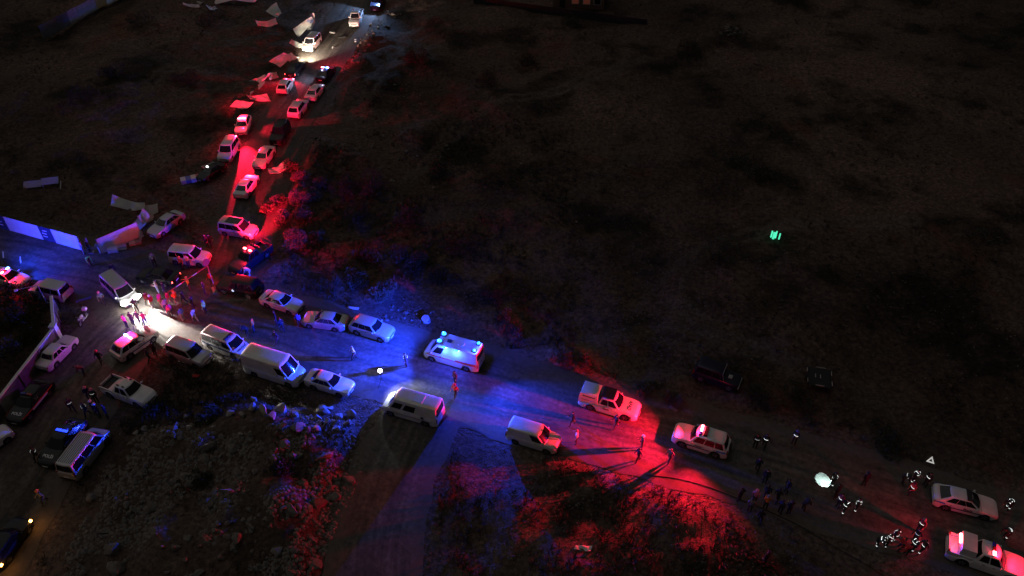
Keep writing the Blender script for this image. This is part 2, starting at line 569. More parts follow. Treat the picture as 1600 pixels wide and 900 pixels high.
M_RIM = mat('alloy_rim', (0.35, 0.35, 0.36), 0.35, 0.8)
M_LAMP = mat('clear_lamp_glass', (0.55, 0.56, 0.58), 0.1, 0, 0.5)
M_TAIL = mat('red_lamp_glass', (0.25, 0.01, 0.012), 0.15, 0, 0.5)
M_TAIL_LIT = mat('lit_brake_lamp', (0.3, 0.02, 0.02), 0.3, emit=(1, 0.06, 0.05), estr=14)
M_HEAD_LIT = mat('lit_headlamp', (0.9, 0.9, 0.9), 0.3, emit=(1, 0.97, 0.93), estr=60)
M_AMBER_LIT = mat('lit_amber_lamp', (0.9, 0.5, 0.1), 0.3, emit=(1, 0.38, 0.06), estr=25)
M_RED_LIT = mat('lit_red_beacon', (0.5, 0.02, 0.02), 0.3, emit=(1, 0.07, 0.09), estr=40)
M_BLUE_LIT = mat('lit_blue_beacon', (0.02, 0.05, 0.5), 0.3, emit=(0.07, 0.20, 1), estr=40)
M_BLUE_DIM = mat('half_lit_blue_beacon', (0.02, 0.05, 0.5), 0.3, emit=(0.02, 0.06, 1), estr=2.2)
M_CYAN_LIT = mat('lit_pale_blue_beacon', (0.1, 0.4, 0.6), 0.3, emit=(0.035, 0.42, 1), estr=2.5)
M_RED_OFF = mat('unlit_red_beacon', (0.25, 0.01, 0.01), 0.2)
M_BLUE_OFF = mat('unlit_blue_beacon', (0.01, 0.02, 0.25), 0.2)
M_ORANGE = mat('orange_red_stripe', (0.75, 0.10, 0.04), 0.5)
M_STRIPE_BLUE = mat('bright_blue_stripe', (0.03, 0.22, 0.75), 0.5)
M_STRIPE_NAVY = mat('navy_stripe', (0.02, 0.03, 0.12), 0.5)
M_STRIPE_WHITE = mat('white_stripe', (0.75, 0.72, 0.65), 0.5)
M_PLATE = mat('number_plate_white', (0.7, 0.7, 0.7), 0.5)
M_INK_BLACK = mat('black_lettering', (0.01, 0.01, 0.012), 0.6)
M_INK_WHITE = mat('white_lettering', (0.8, 0.8, 0.8), 0.6)
M_INK_NAVY = mat('navy_lettering', (0.02, 0.03, 0.10), 0.6)
RED, BLUE, WHITEL, WARM = (1.0, 0.008, 0.042), (0.012, 0.045, 1.0), (1.0, 0.95, 0.90), (1.0, 0.86, 0.66)

def lerp(a, b, t):
    return a + (b - a) * t
def interp(tab, x):
    for (x0, z0), (x1, z1) in zip(tab[:-1], tab[1:]):
        if x <= x1:
            t = max(0, min(1, (x - x0) / (x1 - x0)))
            t = t * t * (3 - 2 * t) if abs(z1 - z0) > 0.08 and (x1 - x0) < 0.5 else t
            return lerp(z0, z1, t)
    return tab[-1][1]

# L, W, wheel radius, axle x (front, rear), top line of the lower body (x from tail to nose),
# cabin: (screen base x, roof front x, roof rear x, rear base x, roof z, base half width, roof half width), side windows as spans along the cabin side
TYPES = {
 'sedan': dict(L=4.62, W=1.80, R=.32, ax=(1.42, -1.28), top=[(-2.31, .92), (-2.0, .99), (-1.5, 1.0), (.8, .93), (1.4, .90), (2.0, .80), (2.31, .70)], cab=(1.02, .28, -1.02, -1.78, 1.45, .80, .56), win=[(.08, .36), (.375, .64), (.655, .95)]),
 'hatch': dict(L=4.15, W=1.76, R=.31, ax=(1.30, -1.22), top=[(-2.07, .96), (-1.5, 1.0), (.8, .95), (1.4, .90), (1.85, .80), (2.07, .70)], cab=(1.02, .34, -1.42, -1.95, 1.48, .79, .57), win=[(.06, .355), (.37, .64), (.655, .95)]),
 'coupe': dict(L=4.85, W=1.86, R=.35, ax=(1.45, -1.42), top=[(-2.42, .95), (-2.1, 1.06), (-1.6, 1.07), (.8, .97), (1.4, .93), (2.1, .82), (2.42, .68)], cab=(1.05, .25, -1.25, -2.15, 1.52, .84, .58), win=[(.12, .40), (.412, .67), (.682, .96)]),
 'suv': dict(L=4.50, W=1.86, R=.36, ax=(1.40, -1.28), top=[(-2.25, 1.0), (-1.9, 1.06), (.9, 1.04), (1.5, 1.0), (2.0, .92), (2.25, .78)], cab=(1.02, .42, -1.62, -2.12, 1.67, .84, .64), win=[(.05, .325), (.34, .63), (.645, .96)]),
 'bigsuv': dict(L=4.85, W=1.95, R=.40, ax=(1.45, -1.42), top=[(-2.42, 1.08), (-2.0, 1.12), (.9, 1.12), (1.6, 1.08), (2.2, 1.0), (2.42, .85)], cab=(1.0, .50, -1.95, -2.30, 1.84, .88, .70), win=[(.05, .30), (.33, .62), (.65, .94)]),
 'mpv': dict(L=4.45, W=1.84, R=.32, ax=(1.42, -1.35), top=[(-2.22, 1.04), (.9, 1.05), (1.4, 1.02), (1.95, .92), (2.22, .74)], cab=(1.30, .62, -2.02, -2.16, 1.80, .86, .72), win=[(.05, .345), (.36, .67), (.685, .96)]),
 'panelvan': dict(L=4.65, W=1.86, R=.32, ax=(1.48, -1.42), top=[(-2.32, 1.06), (1.0, 1.06), (1.5, 1.02), (2.05, .92), (2.32, .72)], cab=(1.40, .72, -2.20, -2.28, 1.84, .87, .74), win=[(.70, .95)]),
 'minivan': dict(L=5.05, W=1.92, R=.34, ax=(1.62, -1.45), top=[(-2.52, 1.10), (1.4, 1.10), (1.8, 1.06), (2.3, .95), (2.52, .75)], cab=(1.92, 1.22, -2.36, -2.46, 1.98, .90, .74), win=[(.04, .36), (.38, .68), (.71, .95)]),
 'largevan': dict(L=5.95, W=2.06, R=.35, ax=(2.02, -1.70), top=[(-2.97, 1.30), (1.9, 1.30), (2.2, 1.22), (2.7, 1.08), (2.97, .80)], cab=(2.35, 1.55, -2.88, -2.93, 2.55, .99, .90), win=[(.80, .96)]),
 'minibus': dict(L=5.55, W=2.00, R=.35, ax=(1.85, -1.60), top=[(-2.77, 1.22), (1.7, 1.22), (2.05, 1.15), (2.5, 1.02), (2.77, .78)], cab=(2.20, 1.45, -2.68, -2.74, 2.35, .95, .78), win=[(.46, .70), (.75, .95)]),
 'ambulance': dict(L=5.75, W=2.04, R=.35, ax=(1.95, -1.65), top=[(-2.87, 1.25), (1.8, 1.25), (2.12, 1.18), (2.6, 1.04), (2.87, .78)], cab=(2.28, 1.38, -2.78, -2.84, 2.55, .97, .82), win=[(.77, .95)]),
 'pickup': dict(L=5.30, W=1.88, R=.39, ax=(1.65, -1.50), top=[(-2.65, .80), (-1.0, .80), (-.96, 1.09), (1.0, 1.09), (1.7, 1.06), (2.35, .96), (2.65, .78)], cab=(1.16, .58, -.62, -.90, 1.80, .86, .66), win=[(.08, .44), (.50, .93)], bed=(-2.62, -.98)),
 'jeep': dict(L=4.25, W=1.80, R=.40, ax=(1.35, -1.30), top=[(-2.12, 1.06), (.5, 1.06), (.7, 1.04), (1.9, 1.0), (2.12, .90)], cab=(.72, .52, -1.92, -2.02, 1.80, .84, .74), win=[(.05, .32), (.36, .62), (.66, .95)]),
 'oldsedan': dict(L=4.35, W=1.64, R=.30, ax=(1.30, -1.15), top=[(-2.17, .88), (-2.0, .92), (-1.2, .94), (.9, .92), (2.0, .86), (2.17, .76)], cab=(.98, .48, -.98, -1.38, 1.42, .73, .60), win=[(.08, .35), (.39, .64), (.68, .93)]),
}

CACHE = {}
def smoothmesh(mb, name, mats, ang=38):
    return mb.mesh(name, mats, ang)

def cab_at(p, v):
    xbf, xrf, xrr, xbr, zr, wb, wr = p['cab']
    zb = interp(p['top'], (xbf + xbr) / 2) - 0.03
    return lerp(xbf, xrf, v), lerp(xbr, xrr, v), lerp(wb, wr, v), lerp(zb, zr, v)
BOW = 0.16
def side_pt(p, s, v, sg, off=0.0):
    xf, xr, w, z = cab_at(p, v)
    return (lerp(xr + BOW * .5, xf - BOW, s), sg * (w + off), z)
def end_pt(p, u, v, front, off=0.0):
    xf, xr, w, z = cab_at(p, v)
    if front:
        return (xf - BOW * u * u + off, u * w, z + off * 0.4)
    return (xr + BOW * .5 * u * u - off, u * w, z + off * 0.3)

def vehicle_meshes(t):
    if t in CACHE:
        return CACHE[t]
    p = TYPES[t]
    L, W, R = p['L'], p['W'], p['R']
    body = MB()
    # lower body: a loft along x with open wheel arches
    N = 56
    xs = sorted(set([round(-L / 2 + L * i / N, 4) for i in range(N + 1)] + [L / 2 - .05, -L / 2 + .05]))
    rings = []
    for x in xs:
        e = abs(x) / (L / 2)
        w = W / 2 * (1 - (0.20 if x > 0 else 0.12) * max(0, (e - .72) / .28) ** 2.2)
        zt = interp(p['top'], x)
        z0 = 0.20 + 0.10 * max(0, (e - .85) / .15)
        for a in p['ax']:
            dx = abs(x - a)
            ra = R + .07
            if dx < ra:
                z0 = max(z0, R + math.sqrt(ra * ra - dx * dx))
        zt2 = zt
        if e > .985:
            w *= .95
            zt2 = zt - .06
            z0 += .05
        zm = max(z0 + .02, lerp(.2, zt, .52))
        z3 = max(zm + .01, zt2 - .09)
        zt2 = max(zt2, z3 + .02)
        half = [(0.0, z0), (w * .96, z0), (w, zm), (w * .985, z3), (w * .92, zt2), (w * .5, zt2 + .022), (0.0, zt2 + .03)]
        full = [(x, y, z) for (y, z) in half] + [(x, -y, z) for (y, z) in half[-2:0:-1]]
        rings.append(full)
    n = len(rings[0])
    vs = [q for r in rings for q in r]
    fs, mi = [], []
    for i in range(len(rings) - 1):
        for k in range(n):
            fs.append((i * n + k, i * n + (k + 1) % n, (i + 1) * n + (k + 1) % n, (i + 1) * n + k))
            mi.append(1 if k in (0, n - 1) else 0)
    fs.append(tuple(range(n)))
    fs.append(tuple((len(rings) - 1) * n + k for k in range(n - 1, -1, -1)))
    o = len(body.v)
    body.v += vs
    body.f += [list(f)[::-1] for f in fs]
    body.m += mi + [0, 0]
    # cabin: stacked loops
    U = [-1, -.66, -.33, 0, .33, .66, 1]
    loops = []
    zr, zb = p['cab'][4], cab_at(p, 0)[3]
    for v, ins, dz in [(0, 0, 0), (.5, 0, 0), (.90, 0, 0), (.97, .025, 0), (1.0, .09, 0.0), (1.0, .30, .022)]:
        xf, xr, w, z = cab_at(p, v)
        lp = [(xf - BOW * u * u - ins, u * (w - ins), z + dz) for u in U] + [(xr + BOW * .5 * u * u + ins, u * (w - ins), z + dz) for u in U[::-1]]
        loops.append(lp)
    n = 14
    vs = [q for r in loops for q in r]
    fs = []
    for i in range(len(loops) - 1):
        for k in range(n):
            fs.append((i * n + k, i * n + (k + 1) % n, (i + 1) * n + (k + 1) % n, (i + 1) * n + k))
    b0 = (len(loops) - 1) * n
    for k in range(6):
        fs.append((b0 + k, b0 + k + 1, b0 + 12 - k, b0 + 13 - k))
    body.add(vs, fs, 0)
    # bumpers and sills in dark plastic
    body.box((L / 2 - .10, 0, .34), (.24, W * .74, .16), 1)
    body.box((-L / 2 + .10, 0, .36), (.24, W * .80, .16), 1)
    if 'bed' in p:
        a, b = p['bed']
        for sg in (-1, 1):
            body.box(((a + b) / 2, sg * (W / 2 * .92 - .03), .955), (b - a, .09, .31), 0)
        body.box((a + .04, 0, .955), (.07, W * .84, .31), 0)
    out = {}
    out['body'] = smoothmesh(body, t + '_body', [M_WHITE, M_TRIM], 42)
    # glass
    g = MB()
    v0, v1 = .10, .90
    q = [end_pt(p, u, v, True, .012) for v in (v0, .5, v1) for u in (-.9, -.5, 0, .5, .9)]
    g.add(q, [(r * 5 + k, r * 5 + k + 1, r * 5 + k + 6, r * 5 + k + 5) for r in (0, 1) for k in range(4)])
    out['windscreen'] = smoothmesh(g, t + '_windscreen', [M_GLASS])
    g = MB()
    if t in ('panelvan', 'largevan', 'ambulance'):
        v0r, v1r = .25, .72
    else:
        v0r, v1r = .16, .88
    q = [end_pt(p, u, v, False, .012) for v in (v0r, .5, v1r) for u in (-.84, -.4, 0, .4, .84)]
    g.add(q, [(r * 5 + k, r * 5 + k + 5, r * 5 + k + 6, r * 5 + k + 1) for r in (0, 1) for k in range(4)])
    out['rear_window'] = smoothmesh(g, t + '_rear_window', [M_GLASS])
    out['side_window'] = []
    hi = .86 if zr < 2.2 else .70
    for sg in (-1, 1):
        for (s0, s1) in p['win']:
            g = MB()
            q = [side_pt(p, s0, .12, sg, .012), side_pt(p, s1, .12, sg, .012), side_pt(p, s1, hi, sg, .012), side_pt(p, s0, hi, sg, .012)]
            g.add(q, [(0, 1, 2, 3)] if sg < 0 else [(3, 2, 1, 0)])
            out['side_window'].append(g.mesh(t + '_side_window', [M_GLASS]))
    # wheel and rim
    g = MB()
    n = 18
    prof = [(R * .62, -.10), (R * .93, -.11), (R, -.07), (R, .07), (R * .93, .11), (R * .62, .10)]
    vs = [(r * math.cos(2 * PI * k / n), y, r * math.sin(2 * PI * k / n)) for (r, y) in prof for k in range(n)]
    fs = [(j * n + k, j * n + (k + 1) % n, (j + 1) * n + (k + 1) % n, (j + 1) * n + k) for j in range(5) for k in range(n)]
    g.add(vs, fs)
    out['wheel'] = smoothmesh(g, t + '_wheel', [M_TYRE])
    g = MB()
    vs = [(0, -.07, 0)] + [(R * .62 * math.cos(2 * PI * k / 10), -.095, R * .62 * math.sin(2 * PI * k / 10)) for k in range(10)]
    g.add(vs, [(0, 1 + k, 1 + (k + 1) % 10) for k in range(10)])
    g.m = [k % 2 for k in range(10)]
    out['rim'] = g.mesh(t + '_rim', [M_RIM, M_TRIM])
    # lamps: shaped pods wrapped on the corners
    zt = interp(p['top'], L / 2 - .12)
    for nm, sx, zc, dims in (('headlight', 1, zt - .13, (.34, .36, .13)), ('tail_light', -1, interp(p['top'], -L / 2 + .1) - .14 if zr < 1.75 and 'bed' not in p else .98, (.16, .28, .16) if zr < 1.75 else (.12, .18, .42))):
        g = MB()
        g.box((0, 0, 0), dims, 0, None, .84)
        out[nm] = g.mesh(t + '_' + nm, [M_LAMP if sx > 0 else M_TAIL])
        out[nm + '_pos'] = (sx * (L / 2 - dims[0] / 2 + .005 - (.10 if sx > 0 else .02)), W / 2 * (.80 if sx > 0 else .86) - dims[1] / 2 + .05, zc)
    g = MB()
    g.box((0, 0, 0), (.10, .20, .14), 0, None, .8)
    out['mirror'] = g.mesh(t + '_mirror', [M_WHITE])
    xf, xr, w, z = cab_at(p, .08)
    out['mirror_pos'] = (xf - BOW - .18, w + .13, z + .05)
    g = MB()
    g.box((0, 0, 0), (.03, W * .52, .12), 0)
    g.box((.006, 0, .0), (.03, W * .48, .02), 1)
    out['grille'] = g.mesh(t + '_grille', [M_TRIM, M_RIM])
    out['grille_pos'] = (L / 2 + .006, 0, zt - .20)
    g = MB()
    g.box((0, 0, 0), (.02, .5, .11), 0)
    out['number_plate'] = g.mesh(t + '_number_plate', [M_PLATE])
    g = MB()
    g.box((0, 0, 0), (.16, .025, .03), 0)
    out['door_handle'] = g.mesh(t + '_door_handle', [M_TRIM])
    g = MB()
    lx = .9
    g.tube([(0, 0, 0), (-.1, 0, .0), (-.62, .0, .0)], .008, 4)
    out['wiper'] = g.mesh(t + '_wiper', [M_TRIM])
    CACHE[t] = out
    return out

def text_mesh(body, size, material, extr=0.004):
    c = bpy.data.curves.new('lettering', 'FONT')
    c.body = body
    c.size = size
    c.align_x, c.align_y = 'CENTER', 'CENTER'
    c.extrude = extr
    c.offset = 0.008
    o = bpy.data.objects.new('lettering_tmp', c)
    COL.objects.link(o)
    dg = bpy.context.evaluated_depsgraph_get()
    me = bpy.data.meshes.new_from_object(o.evaluated_get(dg))
    bpy.data.objects.remove(o)
    me.materials.clear()
    me.materials.append(material)
    return me

def body_side(p, x, z):
    """half width of the body side at height z"""
    L, W = p['L'], p['W']
    e = abs(x) / (L / 2)
    return W / 2 * (1 - (0.20 if x > 0 else 0.12) * max(0, (e - .72) / .28) ** 2.2)

def vehicle(t, c, v, paint, label, cat, group=None, name=None, roof=None, bar=None, lit=(), s=1.0, dz=0.0):
    """t type, c picture centre at mid height, v picture heading; returns the root"""
    p = TYPES[t]
    M = vehicle_meshes(t)
    zc = p['cab'][4] * .47
    q = from_pixel(c[0], c[1], zc)
    rz = heading(c, v, zc)
    z0 = 0.012 if road_dist([q.x], [q.y])[0] < -1 else max(0.012, gz(q.x, q.y) + .06)
    nm = name or {'sedan': 'parked_car', 'hatch': 'parked_car', 'coupe': 'parked_car', 'suv': 'parked_car', 'bigsuv': 'parked_car', 'mpv': 'parked_van', 'panelvan': 'panel_van', 'minivan': 'minivan', 'largevan': 'cargo_van', 'minibus': 'minibus', 'ambulance': 'ambulance', 'pickup': 'pickup_truck', 'jeep': 'jeep', 'oldsedan': 'old_car'}[t]
    r = empty(nm, (q.x, q.y, z0 + dz), rz)
    r.scale = (s, s, s)
    tag(r, label, cat, group)
    link('body', M['body'], r, mats=[paint, None])
    link('windscreen', M['windscreen'], r)
    link('rear_window', M['rear_window'], r)
    for w in M['side_window']:
        link('side_window', w, r)
    for a in p['ax']:
        for sg in (-1, 1):
            o = link('wheel', M['wheel'], r, (a, sg * (p['W'] / 2 - .115), p['R']))
            link('rim', M['rim'], o, rz=0 if sg < 0 else PI)
    hx, hy, hz = M['headlight_pos']
    tx, ty, tz = M['tail_light_pos']
    for sg in (-1, 1):
        o = link('headlight', M['headlight'], r, (hx, sg * hy, hz), mats=[M_HEAD_LIT if 'head' in lit else None])
        o.rotation_euler = (0, math.radians(18), sg * math.radians(-22))
        link('tail_light', M['tail_light'], r, (tx, sg * ty, tz), mats=[M_TAIL_LIT if 'tail' in lit else (M_AMBER_LIT if 'hazard' in lit else None)])
        mx, my, mz = M['mirror_pos']
        link('mirror', M['mirror'], r, (mx, sg * my, mz), mats=[paint])
        xf, xr, w, z = cab_at(p, 0)
        for fx in ((.30, .62) if len(p['win']) > 1 else (.74,)):
            hxx = lerp(xr, xf, fx)
            link('door_handle', M['door_handle'], r, (hxx, sg * (body_side(p, hxx, .8) * .985 + .012), z - .12))
        wx, _, _, wz = cab_at(p, .10)
        link('wiper', M['wiper'], r, (wx + .03, sg * .30 - .05, wz + .03)).rotation_euler = (0, 0, PI / 2)
    link('grille', M['grille'], r, M['grille_pos'])
    link('number_plate', M['number_plate'], r, (p['L'] / 2 + .03, 0, .40))
    link('number_plate', M['number_plate'], r, (-p['L'] / 2 - .03, 0, .62))
    if bar:
        light_bar(r, p, *bar)
    return r, p

def light_bar(r, p, x, lenses, base=True, width=1.15, dz=0.0):
    """a beacon bar across the roof; lenses from right (-y) to left (+y)"""
    z = p['cab'][4] + .035 + dz
    g = MB()
    g.box((0, 0, .03), (.24, width, .05))
    for sg in (-1, 1):
        g.box((0, sg * width * .36, -.01), (.10, .08, .06))
    b = link('light_bar', g.mesh('light_bar', [M_TRIM]), r, (x, 0, z))
    n = len(lenses)
    for k, m in enumerate(lenses):
        if m is None:
            continue
        g = MB()
        w = width / n * .94
        g.box((0, 0, 0), (.22, w, .09), 0, None, .82)
        link('beacon_lens', g.mesh('beacon_lens', [m]), b, (0, -width / 2 + width / n * (k + .5), .10))
    return b

def hood_text(r, p, txt, x, size, material, rot=-PI / 2):
    z = interp(p['top'], x) + .040
    sl = (interp(p['top'], x + .2) - interp(p['top'], x - .2)) / .4
    o = link('lettering', text_mesh(txt, size, material), r, (x, 0, z))
    o.rotation_euler = Matrix.Rotation(-math.atan(sl), 3, 'Y').to_4x4().to_3x3().to_euler() if False else (0, 0, 0)
    o.rotation_euler = (Matrix.Rotation(-math.atan(sl), 3, 'Y') @ Matrix.Rotation(rot, 3, 'Z')).to_euler()
    return o
def side_text(r, p, txt, x, z, size, material, sides=(-1, 1)):
    me = text_mesh(txt, size, material)
    for sg in sides:
        o = link('lettering', me, r, (x, sg * (body_side(p, x, z) + .012), z))
        o.rotation_euler = (PI / 2, 0, 0 if sg < 0 else PI)
def side_stripe(r, p, x0, x1, z0, z1, material, sides=(-1, 1), slant=0.0, name='side_stripe', off=.006):
    for sg in sides:
        g = MB()
        n = 10
        vs = []
        for k in range(n + 1):
            x = lerp(x0, x1, k / n)
            for zz, sh in ((z0, 0), (z1, slant)):
                vs.append((x + sh, sg * (body_side(p, x, zz) + off), zz))
        f = [(2 * k, 2 * k + 2, 2 * k + 3, 2 * k + 1) for k in range(n)]
        if sg > 0:
            f = [q[::-1] for q in f]
        g.add(vs, f)
        link(name, g.mesh(name, [material]), r)
def roof_box(r, p, name, x0, x1, w, z0, h, material, taper=.94):
    g = MB()
    g.box(((x0 + x1) / 2, 0, z0 + h / 2), (x1 - x0, w, h), 0, None, taper)
    me = g.mesh(name, [material])
    return link(name, me, r)
def canopy(r, p, material, x0=-2.60, x1=-.92, top=1.82):
    g = MB()
    w0, w1 = p['W'] / 2 * .93, p['W'] / 2 * .80
    z0 = 1.10
    lv = [(0, 0, w0, z0), (0, 0, w0 * .99, z0 + .3), (.06, .02, w1 + .02, top - .09), (.10, .04, w1 - .03, top - .02), (.25, .12, w1 - .2, top)]
    loops = [[(x1 - b, -w, z), (x1 - b, w, z), (x0 + a, w, z), (x0 + a, -w, z)] for (a, b, w, z) in lv]
    vs = [q for l in loops for q in l]
    fs = [(i * 4 + k, i * 4 + (k + 1) % 4, i * 4 + 4 + (k + 1) % 4, i * 4 + 4 + k) for i in range(4) for k in range(4)] + [(16, 17, 18, 19)]
    g.add(vs, fs)
    c = link('canopy', g.mesh('canopy', [material], 40), r)
    for sg in (-1, 1):
        g = MB()
        q = [(x0 + .25, z0 + .08), (x1 - .2, z0 + .08), (x1 - .25, top - .18), (x0 + .32, top - .18)]
        ww = lambda z: lerp(w0 * .99, w1 + .02, max(0, (z - z0 - .3) / (top - .09 - z0 - .3))) + .012
        vs = [(x, sg * ww(z), z) for x, z in q]
        g.add(vs, [(0, 1, 2, 3) if sg < 0 else (3, 2, 1, 0)])
        link('canopy_window', g.mesh('canopy_window', [M_GLASS]), c)
    return c

UP = 'cars queued along the upper road'
# --- upper road, from the far end down
r, p = vehicle('bigsuv', (590, 3), (-12, 20), M_NAVY, 'dark four-wheel drive at the very top edge beside the road', 'car', UP, bar=(.2, [M_BLUE_LIT, M_BLUE_OFF]))
beacon(r, (.45, .35, 2.15), (.30, .5, 1), 5000, [-10, -80], glow=60)
vehicle('pickup', (556, 27), (-7, 20), M_WHITE, 'white pickup facing the camera near the top of the road', 'pickup truck', UP)
vehicle('mpv', (487, 66), (-13, 14), M_WHITE, 'white van caught in headlights among crumpled white sheets', 'van', UP)
r, p = vehicle('sedan', (461, 107), (11, -15), M_BLACK, 'black car with red tail lights glowing on the upper road', 'car', UP, lit=('tail', 'head'))
for sg in (-1, 1):
    lamp('headlight_beam', r, (2.45, sg * .6, .78), WARM, 11000, 66, (1, -.20 + sg * .04, -.05), .9)
    lamp('brake_glow', r, (-2.45, sg * .6, .95), RED, 1300, 150, (-1, 0, -.1), .8)
vehicle('hatch', (446, 133), (10, -16), M_WHITE, 'white hatchback with red-lit tail behind the black car', 'car', UP)
r, p = vehicle('sedan', (509, 114), (12, -15), M_NAVY, 'dark patrol car flashing blue and red on the right verge of the upper road', 'police car', UP, bar=(0, [M_BLUE_LIT, M_CYAN_LIT, M_RED_LIT]))
beacon(r, (-.4, .35, 1.75), (.55, .6, 1), 900, [120], glow=60)
beacon(r, (.3, -.35, 1.75), RED, 3500, [10], glow=60)
vehicle('sedan', (492, 143), (12, -17), M_WHITE, 'white saloon just behind the flashing dark patrol car', 'car', UP)
vehicle('suv', (466, 168), (13, -18), M_WHITE, 'white estate car seen from behind on the right of the upper road', 'car', UP)
r, p = vehicle('hatch', (380, 196), (-7, 19), M_WHITE, 'white patrol car with a blinding red roof light on the upper road', 'police car', UP, bar=(-.1, [M_RED_LIT, M_RED_LIT]))
tq = from_pixel(381, 305) - r.location
beacon(r, (.25, .0, 1.88), RED, 120000, [(math.degrees(math.atan2(tq.y, tq.x) - r.rotation_euler.z), 1)], 46, -4.5, glow=110)
beacon(r, (.25, .0, 1.88), RED, 9000, [(0, .25), (100, .6), (175, .8)], 105)
vehicle('bigsuv', (437, 206), (-10, 20), M_BLACK, 'black car parked facing down the right of the red-lit road', 'car', UP)
vehicle('mpv', (357, 234), (-12, 20), M_WHITE, 'white family van left of the red beam, facing the camera', 'van', UP)
vehicle('sedan', (412, 245), (-14, 21), M_WHITE, 'white saloon facing the camera right of the red beam', 'car', UP)
r, p = vehicle('sedan', (330, 268), (-32, 20), M_BLACK, 'black car with one small white lamp on the left verge', 'car', UP, s=.86)
g = MB(); g.box((0, 0, 0), (.25, .3, .16), 0, None, .8)
link('work_lamp', g.mesh('work_lamp', [mat('small_white_lamp', (.9, .9, .9), .4, emit=(.95, 1, 1), estr=4)]), r, (.2, -.3, 1.53))
vehicle('sedan', (385, 290), (16, -23), M_WHITE, 'white saloon seen from behind where the red beam ends', 'car', UP)
JN = 'cars around the junction'
vehicle('sedan', (260, 351), (-30, 22), M_SILVER, 'silver saloon at the end of the broken hoarding', 'car', JN)
r, p = vehicle('mpv', (372, 356), (52, 9), M_SILVER, 'silver family van with a dark glass roof above the junction', 'van', JN)
g = MB(); g.box((-.35, 0, 1.83), (1.7, 1.05, .025)); link('glass_roof', g.mesh('glass_roof', [M_GLASS]), r)
vehicle('mpv', (296, 399), (56, 6), M_WHITE, 'white family van lit pink at its bonnet behind the crowd', 'van', JN)
r, p = vehicle('pickup', (391, 401), (-27, 20), M_NAVY, 'patrol pickup with a pair of glaring red roof lights', 'police car', JN, name='police_pickup', bar=(.1, [M_RED_LIT, None, M_RED_LIT]))
beacon(r, (.25, -.42, 2.14), RED, 14000, [(20, .22), (-70, .12), (150, .6)], 100, glow=60)
beacon(r, (.25, -.42, 2.14), RED, 60000, [-148], 56)
lamp('beacon_glow', r, (.25, .42, 2.14), RED, 60)
beacon(r, (-.6, .9, 1.95), BLUE, 1500, [90], glow=12)
g = MB()
for x in (-1.05, -1.8, -2.5):
    g.tube([(x, -.82, 1.1), (x, -.70, 1.75), (x, .70, 1.75), (x, .82, 1.1)], .035, 6)
link('roll_bar', g.mesh('roll_bar', [M_TRIM]), r)
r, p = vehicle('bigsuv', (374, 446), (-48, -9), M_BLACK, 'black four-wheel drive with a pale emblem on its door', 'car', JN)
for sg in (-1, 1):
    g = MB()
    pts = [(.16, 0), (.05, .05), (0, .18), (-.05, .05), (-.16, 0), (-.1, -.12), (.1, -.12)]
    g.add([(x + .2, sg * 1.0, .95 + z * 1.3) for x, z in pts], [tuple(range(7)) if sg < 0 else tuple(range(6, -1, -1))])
    link('door_emblem', g.mesh('door_emblem', [mat('pale_emblem', (.8, .85, .9), .4, emit=(.75, .95, 1), estr=.7)]), r)  # the emblem is no lamp; emission paints its glow
vehicle('sedan', (440, 471), (38, 12), M_WHITE, 'white saloon with red and blue light across its roof', 'car', JN, bar=None)
vehicle('sedan', (508, 500), (-46, -6), M_SILVER, 'silver saloon facing left in the row above the road', 'car', JN)
vehicle('suv', (581, 512), (40, 12), M_SILVER, 'silver crossover nearest the blue-lit ambulance', 'car', JN)
# --- ambulance
AM = 'ambulances'
r, p = vehicle('ambulance', (709, 549), (-60, -17), M_WHITE, 'white ambulance with four blazing blue roof beacons', 'ambulance', AM)
side_stripe(r, p, -2.7, 2.4, .92, 1.06, M_ORANGE)
side_stripe(r, p, -2.7, -.6, 1.06, 1.24, M_ORANGE)
g = MB()
for (x, y, dx, dy) in [(1.15, -.50, .46, .46), (1.15, .50, .46, .46), (-2.40, -.50, .32, .32), (-2.40, .50, .32, .32)]:
    h = MB(); h.box((0, 0, .05), (dx + .06, dy + .06, .10))
    b = link('beacon', h.mesh('beacon', [M_TRIM]), r, (x, y, 2.57))
    h = MB(); h.ball((0, 0, -.04), (dx * .5, dy * .5, .16), 12, 6)  # dome drawn larger than the lamp to imitate its glare
    link('beacon_lens', h.mesh('beacon_lens', [M_CYAN_LIT]), b, (0, 0, .16))
    beacon(r, (x + (.15 if x > 0 else -.15), y * 1.25, 2.90), BLUE, 28000, [(-14, .7), (-75, .05)] if (x > 0 and y < 0) else [(4, 1.4), (42, 1.5)] if x > 0 else [(150, .8), (100, .35)] if y > 0 else [(-140, .05)], 98, glow=330)
for x in (.55, -.75):
    h = MB(); h.tube([(x, .84, 2.42), (x, .91, 2.40)], .12, 10)
    link('side_beacon', h.mesh('side_beacon', [M_CYAN_LIT]), r)
    lamp('beacon_glow', r, (x, 1.35, 2.1), BLUE, 520)
h = MB(); h.tube([(-.9, .1, 2.56), (-.9, .1, 2.66)], [.36, .30], 14)
link('roof_vent', h.mesh('roof_vent', [M_WHITE]), r)
h = MB(); h.box((.3, .1, 2.60), (.5, .4, .08), 0, None, .8); link('roof_hatch', h.mesh('roof_hatch', [M_TRIM]), r)
r, p = vehicle('minibus', (645, 634), (-60, -17), M_WHITE, 'white minibus ambulance with its tail glowing red, below the blue-lit one', 'ambulance', AM, name='ambulance')
roof_box(r, p, 'roof_unit', -1.2, -.2, 1.0, 2.36, .06, M_WHITE)
